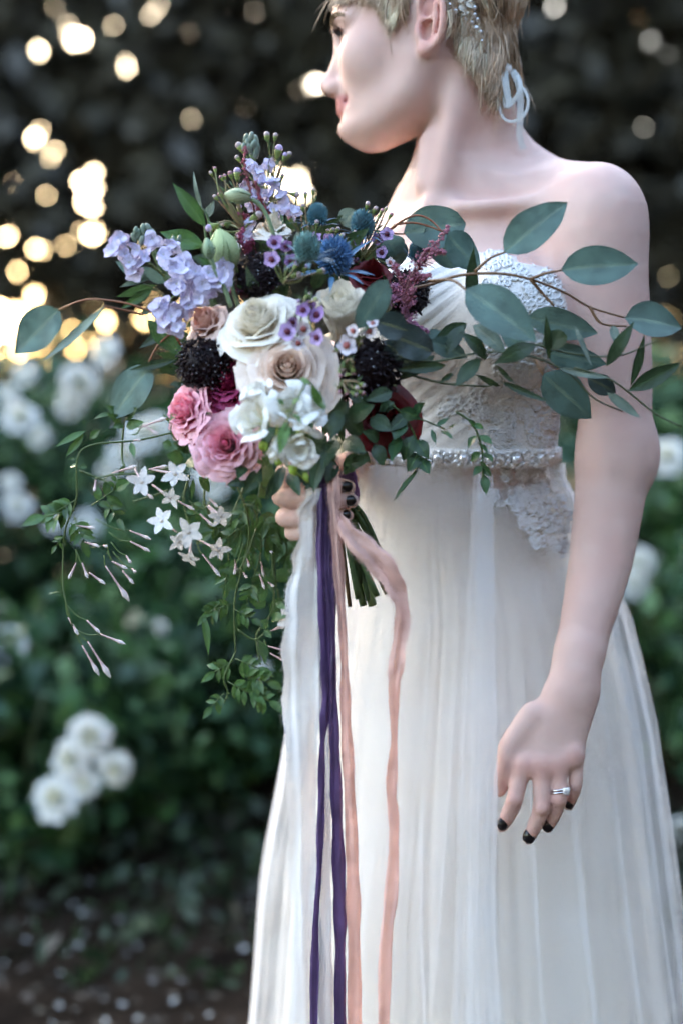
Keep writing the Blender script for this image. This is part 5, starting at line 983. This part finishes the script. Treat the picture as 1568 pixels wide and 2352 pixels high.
sprig('ruscus_spray', 'dark ruscus tips pointing left below the lilac stock', 'foliage', 'green leaves at the left of the bouquet', [[(430, 740, -.175), (390, 690, -.175), (350, 660, -.175), (330, 652, -.175)]],
    [((360, 654), (268, 682), 24, -.175, -.18, 'f'), ((352, 664), (278, 710), 24, -.175, -.18, 'f'), ((345, 640), (275, 660), 18, -.17, -.17, 'r'), ((340, 735), (424, 822), 48, -.19, -.195, 'f'), ((380, 760), (320, 800), 22, -.18, -.18, 'r'), ((420, 830), (460, 900), 26, -.17, -.17, 'r'), ((362, 700), (320, 725), 16, -.18, -.18, 'r')], .0012, (.06, .09, .04))
# the dark leafy heart of the bouquet
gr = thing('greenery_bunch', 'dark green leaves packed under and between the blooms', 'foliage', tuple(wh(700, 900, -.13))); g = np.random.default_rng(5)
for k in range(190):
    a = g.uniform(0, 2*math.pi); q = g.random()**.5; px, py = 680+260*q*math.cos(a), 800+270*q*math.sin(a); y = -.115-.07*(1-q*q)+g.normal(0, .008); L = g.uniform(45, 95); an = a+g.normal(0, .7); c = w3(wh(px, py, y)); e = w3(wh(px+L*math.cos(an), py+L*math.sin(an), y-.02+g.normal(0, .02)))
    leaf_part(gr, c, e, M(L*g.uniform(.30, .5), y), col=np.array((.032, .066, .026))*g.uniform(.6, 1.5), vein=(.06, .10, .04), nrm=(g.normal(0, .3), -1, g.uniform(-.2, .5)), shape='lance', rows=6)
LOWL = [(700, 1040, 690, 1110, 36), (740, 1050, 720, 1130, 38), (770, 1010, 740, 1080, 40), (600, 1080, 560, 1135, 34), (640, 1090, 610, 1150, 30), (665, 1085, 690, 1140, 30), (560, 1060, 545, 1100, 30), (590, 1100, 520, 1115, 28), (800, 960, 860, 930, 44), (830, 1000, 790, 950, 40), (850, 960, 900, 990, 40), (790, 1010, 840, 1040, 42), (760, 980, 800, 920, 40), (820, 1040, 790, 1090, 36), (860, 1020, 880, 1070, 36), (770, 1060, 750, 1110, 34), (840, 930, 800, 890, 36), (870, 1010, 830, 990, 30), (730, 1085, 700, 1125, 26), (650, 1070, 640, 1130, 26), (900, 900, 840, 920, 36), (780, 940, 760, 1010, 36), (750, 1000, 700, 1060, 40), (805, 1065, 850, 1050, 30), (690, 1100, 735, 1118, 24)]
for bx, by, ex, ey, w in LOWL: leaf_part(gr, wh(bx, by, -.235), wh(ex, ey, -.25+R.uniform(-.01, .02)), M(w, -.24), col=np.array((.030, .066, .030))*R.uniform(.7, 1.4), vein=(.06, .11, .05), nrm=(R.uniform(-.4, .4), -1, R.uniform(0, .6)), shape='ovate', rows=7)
# jasmine vines
JV = 'jasmine vines trailing from the bouquet'
def vine(label, y, stems, leaves=(), pinnate=(), buds=(), flowers=(), seed=0, col=(.050, .120, .034), r=.0011):
    g = np.random.default_rng(seed); t = thing('jasmine_vine', label, 'vine', tuple(wh(*stems[0][0], y)), JV)
    for s in stems: tube_part(t, [wh(px, py, y+.004*math.sin(i*1.3+seed)) for i, (px, py) in enumerate(s)], [r, r*.75], col=(.07, .12, .035))
    for bx, by, ex, ey, w in leaves: leaf_part(t, wh(bx, by, y), wh(ex, ey, y-g.uniform(-.01, .02)), M(w, y), col=np.array(col)*g.uniform(.75, 1.3), vein=(.08, .16, .05), shape='lance', nrm=(g.normal(0, .4), -1, g.uniform(0, .7)), bend=g.uniform(-.02, .15), rows=6)
    for px, py, ang, L, n in pinnate:                       # a compound leaf: pairs of leaflets and a pointed tip
        d = arr(math.cos(ang), math.sin(ang)); nrm_ = arr(-d[1], d[0]); tube_part(t, [wh(px, py, y), wh(px+d[0]*L*.5, py+d[1]*L*.5, y-.004), wh(px+d[0]*L, py+d[1]*L, y)], .0006, 'leaf_stalk', (.08, .14, .04), 4, 5)
        for k in range(n+1):
            for s in ((1, -1) if k < n else (0,)):
                q = .25+.65*k/max(1, n); b = (px+d[0]*L*q, py+d[1]*L*q); l = L*(.55 if s else .70)*g.uniform(.85, 1.15); dd = d*(.55 if s else 1)+nrm_*.85*s; e = (b[0]+dd[0]*l, b[1]+dd[1]*l+.15*l)
                leaf_part(t, wh(*b, y), wh(*e, y-g.uniform(-.008, .012)), M(l*.50, y), col=np.array(col)*g.uniform(.75, 1.3), vein=(.08, .16, .05), shape='lance', nrm=(g.normal(0, .4), -1, g.uniform(0, .7)), rows=6)
    for a, b, src in buds:
        A, B = w3(wh(*a, y)), w3(wh(*b, y-.006)); L = np.linalg.norm(B-A); v, f = tube([A, lerp(A, B, .55), lerp(A, B, .8), B], [.0007, .0011, max(.0019, L*.075), .0005], 7, 12); q = np.repeat(np.linspace(0, 1, 12), 7)[:, None]; c = lerp(arr(.60, .42, .42), arr(.82, .80, .78), np.clip(q*1.7-.5, 0, 1)); c = np.vstack([c])
        attach(new_obj('bud', fast_mesh('bud', v, f, M_petal, True, c)), t)
        if src: tube_part(t, [wh(*src, y), lerp(w3(wh(*src, y)), A, .5)+arr(0, 0, -.003), A], .0006, 'pedicel', (.10, .17, .05), 4, 6)
    for i, (px, py, rr, ax, src) in enumerate(flowers):
        c = wh(px, py, y-.012); s = M(rr, y); floret(t, c, ax, s, s*.58, 5, (.84, .84, .83), (.80, .70, .60), seed*40+i, 'flower', .12, -.02, jitter=.15)
        if src: A = w3(wh(*src, y)); v, f = tube([A, lerp(A, w3(c), .5), w3(c)], [.0008, .0012, .0015], 6, 6); attach(new_obj('flower_tube', fast_mesh('flower_tube', v, f, M_petal, True, np.tile(arr(.72, .55, .54), (len(v), 1)))), t)
    return t
X = lambda *a: [r8(*q) for q in a]
vine('longest jasmine vine arching left and hanging down with long pink white buds', -.185, [X((945, 110), (720, 160), (480, 185), (405, 260), (400, 470), (340, 640), (330, 900), (345, 1000), (380, 1130)), X((640, 160), (650, 40), (655, -60)), X((415, 320), (520, 360), (640, 420)), X((640, 170), (640, 260), (655, 300))],
    [(*r8(450, 110), *r8(290, 195), 18), (*r8(440, 130), *r8(345, 245), 18), (*r8(450, 100), *r8(440, 50), 10), (*r8(470, 150), *r8(525, 105), 18), (*r8(400, 265), *r8(350, 262), 8), (*r8(640, 60), *r8(560, 20), 20), (*r8(650, 80), *r8(590, 95), 24), (*r8(650, 50), *r8(720, -10), 28), (*r8(660, 90), *r8(755, 65), 26), (*r8(655, 30), *r8(550, -20), 22), (*r8(685, 170), *r8(705, 250), 16), (*r8(410, 290), *r8(365, 300), 10), (*r8(415, 300), *r8(460, 300), 12), (*r8(600, 20), *r8(490, 50), 12)],
    [(*r8(400, 470), 2.6, 60, 3), (*r8(390, 520), 2.9, 75, 3), (*r8(480, 500), -.6, 70, 2), (*r8(390, 560), 1.2, 60, 3), (*r8(560, 480), 1.0, 50, 2), (*r8(590, 430), -1.2, 45, 2), (*r8(340, 650), 2.2, 35, 2), (*r8(330, 950), 3.0, 20, 1)],
    [(r8(430, 1230), r8(520, 1388), r8(385, 1120)), (r8(460, 1210), r8(580, 1402), r8(385, 1120)), (r8(358, 1085), r8(412, 1178), r8(345, 1000)), (r8(455, 1100), r8(526, 1168), r8(350, 1020)), (r8(525, 1172), r8(658, 1225), r8(400, 1150)),
     (r8(552, 815), r8(678, 1002), r8(545, 760)), (r8(465, 850), r8(552, 912), r8(400, 740)), (r8(585, 792), r8(668, 832), r8(560, 700)), (r8(678, 632), r8(792, 678), r8(500, 570)), (r8(680, 688), r8(787, 742), r8(570, 640)), (r8(660, 762), r8(686, 802), r8(580, 690)), (r8(440, 690), r8(520, 715), r8(390, 640)), (r8(640, 840), r8(700, 910), r8(560, 740)), (r8(395, 605), r8(500, 620), r8(370, 590)), (r8(400, 800), r8(360, 885), r8(400, 730)), (r8(690, 830), r8(710, 850), r8(590, 740)), (r8(430, 800), r8(460, 880), r8(400, 740)), (r8(540, 710), r8(560, 715), r8(410, 700))], [], 1)
FA = [(-.1, -1, .15), (.1, -1, .1), (-.3, -.9, -.5), (-.2, -1, .3), (.05, -1, -.1), (.4, -.9, -.1), (.5, -.8, -.2), (-.3, -.7, -.7)]
vine('jasmine vine with the open star flowers beneath the pink rose', -.205, [X((930, 120), (960, 200), (900, 130), (895, 80)), X((900, 300), (760, 330), (600, 340), (500, 358)), X((990, 340), (960, 470), (990, 600), (1040, 700)), X((880, 420), (830, 440), (700, 480)), X((1110, 470), (1060, 520), (990, 480))],
    [(*r8(900, 190), *r8(850, 175), 24), (*r8(990, 190), *r8(905, 175), 30), (*r8(1000, 220), *r8(925, 205), 20), (*r8(960, 260), *r8(870, 235), 34), (*r8(1010, 250), *r8(1060, 330), 34), (*r8(1040, 290), *r8(1110, 350), 22), (*r8(1040, 350), *r8(1095, 435), 26), (*r8(1010, 360), *r8(1000, 470), 12), (*r8(880, 60), *r8(930, 30), 22), (*r8(895, 70), *r8(850, 20), 8), (*r8(940, 150), *r8(990, 215), 24), (*r8(980, 260), *r8(1050, 290), 40)], [],
    [(r8(588, 332), r8(718, 293), r8(505, 358)), (r8(778, 312), r8(875, 294), r8(715, 330)), (r8(502, 368), r8(494, 428), r8(500, 355)), (r8(1045, 545), r8(1118, 610), r8(1000, 500)), (r8(930, 478), r8(1018, 524), r8(880, 440)), (r8(1058, 755), r8(1152, 872), r8(1030, 690)), (r8(1095, 465), r8(1140, 510), None), (r8(745, 420), r8(800, 465), None), (r8(738, 92), r8(872, 42), r8(690, 130)), (r8(700, 160), r8(735, 158), None), (r8(750, 80), r8(830, 135), r8(690, 70)), (r8(1085, 505), r8(1120, 545), r8(1060, 480))],
    [(*r8(915, 335), 33, FA[0], r8(790, 312)), (*r8(742, 378), 34, FA[1], r8(705, 310)), (*r8(892, 460), 26, FA[2], r8(795, 392)), (*r8(845, 582), 33, FA[3], r8(925, 640)), (*r8(985, 640), 36, FA[4], None), (*r8(1152, 555), 27, FA[5], r8(1090, 500)), (*r8(1140, 732), 28, FA[6], r8(1040, 680)), (*r8(990, 775), 27, FA[7], r8(1000, 680)), (*r8(930, 690), 24, (.2, -.9, -.4), None)], 2)
vine('jasmine vine hanging straight down left of the white ribbon', -.175, [X((1240, 400), (1290, 540), (1300, 680), (1260, 850), (1225, 1010), (1230, 1270)), X((1340, 620), (1290, 760), (1240, 860))],
    [(*r8(1250, 370), *r8(1170, 355), 32), (*r8(1270, 380), *r8(1350, 375), 30), (*r8(1240, 400), *r8(1200, 400), 24), (*r8(1290, 360), *r8(1360, 330), 26), (*r8(1360, 390), *r8(1420, 385), 24), (*r8(1400, 430), *r8(1355, 460), 30), (*r8(1260, 850), *r8(1140, 840), 18), (*r8(1240, 930), *r8(1140, 925), 20), (*r8(1260, 640), *r8(1225, 780), 10), (*r8(1060, 1060), *r8(1090, 1285), 20), (*r8(1450, 900), *r8(1380, 870), 14), (*r8(1380, 900), *r8(1365, 1020), 26), (*r8(1450, 830), *r8(1500, 900), 40), (*r8(1410, 870), *r8(1370, 940), 20)],
    [(*r8(1220, 1010), 2.8, 50, 3), (*r8(1220, 1040), .5, 50, 3), (*r8(1160, 1000), 2.4, 50, 3), (*r8(1350, 520), 1.0, 60, 3), (*r8(1430, 560), .4, 60, 3), (*r8(1350, 650), .2, 70, 3), (*r8(1310, 480), 2.2, 50, 2), (*r8(1450, 640), 1.2, 60, 3), (*r8(1250, 620), 2.5, 40, 2)],
    [(r8(1355, 858), r8(1382, 938), r8(1310, 790)), (r8(1290, 778), r8(1302, 822), None), (r8(1232, 805), r8(1225, 862), r8(1270, 700)), (r8(1400, 900), r8(1430, 925), None), (r8(1410, 720), r8(1420, 750), None), (r8(1270, 850), r8(1290, 880), None)], [], 3)
vine('lowest jasmine vine curling beside the edge of the white ribbon', -.165, [X((1420, 700), (1430, 1000), (1400, 1090), (1340, 1180), (1360, 1330)), X((1230, 1270), (1170, 1400), (1190, 1480), (1150, 1570)), X((1240, 1150), (1330, 1200), (1400, 1150))],
    [(*r8(1350, 1200), *r8(1385, 1330), 30), (*r8(1400, 1140), *r8(1350, 1100), 26), (*r8(1420, 1100), *r8(1500, 1080), 26), (*r8(1390, 1000), *r8(1330, 1040), 20), (*r8(1440, 1010), *r8(1500, 1040), 16), (*r8(1380, 1150), *r8(1420, 1190), 18)],
    [(*r8(1220, 1310), 2.6, 55, 3), (*r8(1230, 1300), .4, 60, 3), (*r8(1190, 1420), .5, 60, 3), (*r8(1260, 1380), .3, 65, 3), (*r8(1300, 1450), .6, 60, 3), (*r8(1170, 1480), 2.3, 45, 2)],
    [(r8(1400, 1235), r8(1520, 1268), r8(1380, 1200)), (r8(1410, 1272), r8(1515, 1330), r8(1380, 1210)), (r8(1415, 1155), r8(1490, 1130), r8(1380, 1150))], [(*r8(1515, 1095), 33, (.1, -1, .2), r8(1430, 1150)), (*r8(1540, 1180), 30, (.3, -.8, -.3), None)], 4)
vine('short vine hanging over the beaded belt at the right of the bouquet', -.225, [[(900, 930), (930, 960), (955, 1010), (965, 1060), (930, 1110)], [(940, 960), (970, 965), (1020, 985)]],
    [(925, 960, 905, 1010, 40), (950, 1000, 925, 1060, 40), (955, 1010, 985, 1055, 36), (945, 955, 975, 925, 30), (960, 1040, 935, 1085, 36), (965, 1050, 985, 1090, 30), (935, 950, 895, 990, 34), (960, 1080, 905, 1150, 13), (945, 1100, 920, 1130, 10), (920, 940, 965, 960, 34), (1000, 980, 1030, 960, 14), (1010, 990, 1040, 1010, 14), (990, 985, 1000, 1020, 12), (1030, 985, 1045, 975, 10), (905, 925, 870, 945, 34), (915, 1000, 900, 1060, 36)], [], (), (), 5, (.032, .085, .034))
vine('small fresh leaf spray hanging in front of the lace below the eucalyptus', -.20, [[(1045, 945), (1085, 975), (1105, 1030), (1108, 1090), (1114, 1130)]],
    [(1095, 1000, 1075, 1030, 22), (1100, 1000, 1130, 1020, 24), (1104, 1040, 1080, 1060, 22), (1106, 1040, 1132, 1062, 22), (1107, 1070, 1085, 1095, 20), (1108, 1070, 1128, 1095, 20), (1110, 1090, 1115, 1136, 24), (1090, 980, 1075, 965, 14), (1085, 975, 1110, 985, 16), (1095, 1015, 1120, 1045, 18), (1100, 1060, 1120, 1085, 18)], [], (), (), 6, (.040, .110, .030))
vine('small bright vine tip dangling in front of the white freesias', -.335, [[(705, 872), (690, 905), (665, 950), (655, 990)], [(705, 872), (735, 905), (742, 930)]],
    [(660, 965, 642, 1045, 28), (672, 950, 692, 975, 16), (652, 930, 638, 915, 13), (672, 925, 690, 918, 12), (715, 885, 745, 945, 26), (690, 868, 712, 884, 14), (735, 925, 752, 940, 10), (663, 985, 680, 1000, 12)], [], (), (), 7, (.075, .17, .035))
# stems below the hand
st = thing('flower_stems', 'cut green flower stems gathered below her fist', 'stems', tuple(wh(775, 1200, -.185)))
for a, m_, b, r, c in (((742, 1040), (780, 1200), (803, 1393), 5, (.10, .06, .02)), ((748, 1040), (796, 1215), (834, 1391), 8.5, (.07, .13, .04)), ((752, 1050), (805, 1230), (855, 1390), 10.5, (.16, .24, .08)), ((750, 1040), (800, 1220), (866, 1370), 7, (.05, .10, .03)), ((756, 1040), (812, 1200), (890, 1363), 8, (.07, .13, .035)), ((752, 1040), (795, 1230), (822, 1376), 7, (.04, .085, .025)), ((760, 1040), (830, 1200), (906, 1330), 8, (.06, .12, .035)), ((752, 1050), (812, 1230), (846, 1380), 6, (.05, .10, .03)), ((764, 1040), (838, 1190), (912, 1360), 5.5, (.045, .09, .03)), ((745, 1050), (800, 1230), (830, 1340), 6, (.035, .07, .022))):
    y0 = -.185+R.uniform(-.004, .008); tube_part(st, [wh(*a, y0), wh(760+(m_[0]-760)*.35, 1130, y0-.002), wh(*m_, y0+R.uniform(-.008, .012)), wh(*b, y0+R.uniform(-.012, .02))], M(r, -.185), col=c, sides=9, n=16)
vine('leafy jasmine tangle below the pink rose, left of her fingers', -.15, [[(600, 1110), (590, 1180), (600, 1260), (580, 1340)], [(640, 1140), (648, 1220), (630, 1300), (640, 1370)], [(560, 1120), (530, 1200), (525, 1290)], [(480, 1090), (470, 1150), (500, 1220)]], [],
    [(592, 1180, 2.4, 62, 3), (592, 1190, .6, 60, 3), (600, 1255, 2.6, 66, 3), (598, 1250, .4, 60, 3), (585, 1330, 1.9, 56, 3), (646, 1210, 2.5, 60, 3), (640, 1260, .7, 50, 3), (632, 1300, 2.3, 58, 3), (640, 1360, 1.5, 50, 3), (532, 1195, 2.6, 56, 3), (530, 1200, .7, 58, 3), (526, 1285, 1.7, 60, 3), (475, 1150, 2.3, 50, 3), (490, 1200, .9, 56, 3), (640, 1150, .8, 50, 2), (600, 1130, 2.2, 50, 3)], [((600, 1290), (606, 1325), (598, 1255)), ((540, 1285), (544, 1315), None)], [], 8, (.044, .110, .032))
# ribbons
def mat_silk(name, trans=0, vary=.22):
    m = mat(name, rough=.5, use_col=True, vary=vary, scale=70, translucent=.22, sheen=.3, transp=trans, bump=.4, bscale=350); return m
M_silk = mat_silk('torn_silk'); M_gauze = mat_silk('torn_gauze', .04, .05)
def ribbon(name, label, pts, col, m, seed, nu=9, n=90, fold=.25, fray=.6, grp='torn silk ribbons of the bouquet', vary=.12):
    g = np.random.default_rng(seed); p = smooth_path([(a, b, c*1000) for a, b, c, w, tw in pts], n); wt = np.interp(np.linspace(0, 1, n), np.linspace(0, 1, len(pts)), [q[3] for q in pts]); tw = np.interp(np.linspace(0, 1, n), np.linspace(0, 1, len(pts)), [q[4] for q in pts]); v = []; c = []; ph = g.uniform(0, 6.28, 6)
    P3 = np.array([w3(wh(a, b, q/1000)) for a, b, q in p]); T = np.gradient(P3, axis=0); T /= np.linalg.norm(T, axis=1)[:, None]; cols = np.array(col); us = np.linspace(-1, 1, nu)
    for j in range(n):
        s = np.cross(T[j], arr(0, -1, 0)); s /= np.linalg.norm(s); nn = np.cross(s, T[j]); a = tw[j]+.25*math.sin(j*.21+ph[0]); d = s*math.cos(a)+nn*math.sin(a); e = -s*math.sin(a)+nn*math.cos(a); w = M(wt[j], -.2)/2*(1+.10*math.sin(j*.5+ph[1])+.015*g.normal())
        for u in us: v.append(P3[j]+d*u*w+e*w*fold*(math.sin(u*4.5+ph[2]+.8*math.sin(j*.11+ph[3]))+.5*math.sin(u*9+j*.05+ph[4]))+g.normal(0, .00015, 3)); c.append(cols*(1+vary*math.sin(j*.37+ph[5]+3*math.sin(j*.09))*math.sin(u*2+ph[3])+g.normal(0, vary*.25)))
    f = grid_faces(nu, n); b0 = len(v)
    for side in (0, nu-1):                  # torn threads along the edges
        for j in range(1, n-1):
            for q in range(5):
                if g.random() > fray: continue
                A = np.array(v[j*nu+side]); B = np.array(v[(j+1)*nu+side]); A = lerp(A, B, g.random()); inn = np.array(v[j*nu+(1 if side == 0 else nu-2)]); d = A-inn; d /= np.linalg.norm(d)+1e-9; L = g.uniform(.0015, .0055); tip = A+d*L+T[j]*g.normal(.0005, .0015)+arr(0, g.normal(0, .0008), 0); k = len(v); v += [A+T[j]*.00016, A-T[j]*.00016, tip]; c += [cols]*3; f.append((k, k+1, k+2))
    o = new_obj(name, fast_mesh(name, v, f, m, True, np.clip(np.array(c), 0, .9))); return tag(o, label, 'ribbon', grp)
WHT, PUR, PNK = (.90, .90, .91), (.115, .064, .185), (.86, .54, .47)
ribbon('white_ribbon', 'wide frayed white ribbon hanging furthest left of the bouquet handle', [(728, 1080, -.232, 30, 0), (716, 1170, -.238, 44, 0), (712, 1260, -.236, 62, .1), (700, 1350, -.232, 76, .2), (694, 1480, -.228, 88, .1), (692, 1620, -.226, 84, 0), (694, 1800, -.226, 72, .3), (700, 2000, -.226, 70, .1), (704, 2200, -.226, 74, 0), (706, 2420, -.226, 80, 0)], WHT, M_gauze, 1, 13, 120, .18, .8, vary=.04)
ribbon('white_ribbon', 'narrow white ribbon strip hanging between the purple strands', [(738, 1170, -.236, 24, 0), (742, 1350, -.234, 26, .2), (744, 1600, -.230, 24, 0), (750, 1800, -.230, 22, .1), (745, 2000, -.230, 30, .2), (746, 2200, -.230, 34, 0), (750, 2420, -.230, 40, 0)], (.80, .76, .76), M_gauze, 2, 7, 100, .2, .5, vary=.04)
ribbon('white_ribbon', 'short torn white ribbon end sticking out over her fingers', [(730, 1120, -.240, 22, 0), (722, 1150, -.243, 24, .3), (704, 1162, -.246, 20, .8), (696, 1185, -.244, 26, .2)], WHT, M_silk, 3, 7, 30, .2, .6, vary=.04)
ribbon('purple_ribbon', 'left strand of torn purple silk ribbon', [(742, 1075, -.234, 18, 0), (741, 1180, -.243, 26, .2), (742, 1300, -.240, 30, .1), (748, 1480, -.236, 30, .2), (752, 1600, -.235, 26, .5), (742, 1700, -.235, 20, .9), (738, 1850, -.235, 16, .5), (733, 2000, -.235, 17, 1.), (724, 2160, -.235, 17, .6), (720, 2420, -.235, 20, .3)], PUR, M_silk, 4, 9, 120, .3, .45, vary=.25)
ribbon('purple_ribbon', 'right and darker strand of torn purple silk ribbon', [(756, 1075, -.236, 18, .2), (758, 1180, -.243, 26, .3), (762, 1300, -.240, 28, .5), (766, 1480, -.238, 22, .9), (766, 1620, -.237, 20, .6), (771, 1800, -.237, 28, .1), (776, 1950, -.237, 30, .1), (781, 2100, -.237, 30, .2), (780, 2250, -.237, 28, .0), (782, 2420, -.237, 30, 0)], np.array(PUR)*.85, M_silk, 5, 9, 120, .3, .45, vary=.25)
ribbon('pink_ribbon', 'straight salmon pink ribbon hanging right of the purple silk', [(764, 1070, -.238, 26, .1), (768, 1150, -.246, 26, .2), (774, 1230, -.244, 28, .4), (781, 1350, -.240, 26, .5), (790, 1500, -.237, 24, .3), (794, 1650, -.236, 26, .5), (802, 1800, -.236, 28, .2), (809, 2000, -.236, 32, .4), (812, 2150, -.236, 34, .1), (814, 2420, -.236, 40, .1)], PNK, M_silk, 6, 9, 120, .32, .45, vary=.10)
ribbon('pink_ribbon', 'looping salmon pink ribbon crossing the stems and hanging at the right', [(776, 1185, -.244, 20, .6), (800, 1225, -.248, 40, .2), (845, 1266, -.252, 54, .0), (885, 1310, -.252, 56, .1), (913, 1362, -.248, 42, .5), (923, 1420, -.246, 32, .3), (914, 1500, -.244, 34, .0), (904, 1580, -.243, 32, .2), (904, 1700, -.243, 24, .7), (898, 1820, -.243, 26, .3), (905, 1900, -.243, 28, .5), (898, 2050, -.243, 30, .1), (885, 2180, -.243, 28, .3), (880, 2420, -.243, 34, .1)], PNK, M_silk, 7, 11, 140, .2, .7, vary=.08)
ribbon('purple_ribbon', 'purple ribbon wrapped round the handle behind her fingertips', [(790, 1085, -.190, 40, .0), (800, 1105, -.184, 44, .0), (808, 1140, -.178, 36, .2), (812, 1165, -.172, 18, .2)], PUR, M_silk, 8, 7, 24, .2, .3, vary=.2)
# hair ribbon and jewelled comb
M_bow = mat('ribbon_satin', (.72, .77, .78), .4, .05, 60, translucent=.4)
def strip(mb, pts, w, seed, n=40):
    p = smooth_path([w3(q) for q in pts], n); T = np.gradient(p, axis=0); T /= np.linalg.norm(T, axis=1)[:, None]; v = []
    for j in range(n):
        s = np.cross(T[j], arr(0.25, -1, .1)); s /= np.linalg.norm(s)+1e-9
        for u in (-1, 0, 1): v.append(p[j]+s*u*w/2+arr(0, -.0006*(1-abs(u)), 0))
    mb.add(v, grid_faces(3, n))
hr = thing('hair_ribbon', 'thin white ribbon bow tied at the back of her head', 'ribbon', tuple(P(1160, 170, .0)))
def E(zx, zy, y=-.0): return P(690+zx*.36, zy*.36, y)
for nm, pts, w in (('loop', [E(1330, 430, .01), E(1380, 480), E(1400, 560, -.01), E(1360, 640, -.012), E(1310, 680, -.01), E(1300, 600, -.005), E(1310, 480, .005)], .0048), ('loop', [E(1300, 470, .0), E(1290, 560, -.005), E(1265, 660, -.008), E(1290, 750, -.01), E(1350, 775, -.01), E(1420, 740, -.012), E(1450, 660, -.01), E(1430, 580, -.006), E(1370, 520, 0)], .0032), ('tail', [E(1350, 450, .0), E(1395, 560, -.002), E(1400, 720, -.004), E(1395, 860, -.0), E(1418, 955, .005)], .0075), ('tail', [E(1300, 450, -.004), E(1310, 560, -.01), E(1335, 680, -.012)], .0075)):
    mb = MB(); strip(mb, pts, w, 1); attach(mb.build(nm, M_bow, None), hr)
v, f = ball(E(1320, 440, .0), .0045, 2, (1, .8, 1.3)); attach(new_obj('knot', fast_mesh('knot', v, f, M_lace)), hr)
comb = thing('hair_comb', 'silver hair comb with pale leaf petals and small crystals', 'hair comb', tuple(P(1080, 40, -.05)))
def hairpt(zx, zy, off=.006):
    px, py = 690+zx*.36, zy*.36; d = ray(px, py).normalized(); h = body_bvh.ray_cast(CAM, d); p = h[0] if h[0] is not None else P(px, py, 0); return w3(p)-w3(d)*off
wire = [(960, 20), (1040, 90), (1110, 140), (1180, 200), (1240, 185)]
tube_part(comb, [hairpt(*q) for q in wire], .0006, 'wire', (.5, .5, .5), 5, 20, M_silver); tube_part(comb, [hairpt(*q) for q in ((1110, 140), (1150, 230), (1190, 290), (1220, 360))], .0006, 'wire', (.5, .5, .5), 5, 20, M_silver); tube_part(comb, [hairpt(*q) for q in ((1190, 290), (1240, 220), (1240, 180))], .0005, 'wire', (.5, .5, .5), 5, 14, M_silver)
for a, b, w in (((1000, 15), (1050, -40), 9), ((1010, 30), (1045, 80), 8), ((1050, 10), (1100, 50), 9), ((1020, 0), (980, -30), 8), ((1060, 5), (1100, -20), 8), ((1070, 60), (1030, 100), 7)): leaf_part(comb, hairpt(*a, .009), hairpt(*b, .013), M(w*1.9, -.03), 'leaf_petal', M_petal, col=(.78, .74, .64), vein=(.84, .81, .74), rows=6, bend=.12)
cm = fast_mesh('crystal', *ball((0, 0, 0), 1, 1), M_gem, False)
for zx, zy, r in ((945, 35, 6), (985, 72, 5.5), (1045, 120, 5.5), (1050, 90, 5), (1085, 145, 5.5), (1105, 95, 5), (1125, 125, 5), (1115, 180, 6), (1140, 205, 5.5), (1185, 205, 5.5), (1190, 285, 6), (1238, 185, 6), (1245, 222, 5), (1220, 325, 4.5), (1217, 360, 4.5), (1232, 375, 4), (1250, 380, 3.5), (1150, 265, 5), (1105, 50, 5), (1165, 240, 4)):
    o = new_obj('crystal', cm); o.location = hairpt(zx, zy, .009); s = M(r*1.35, -.03); o.scale = (s, s, s); attach(o, comb)
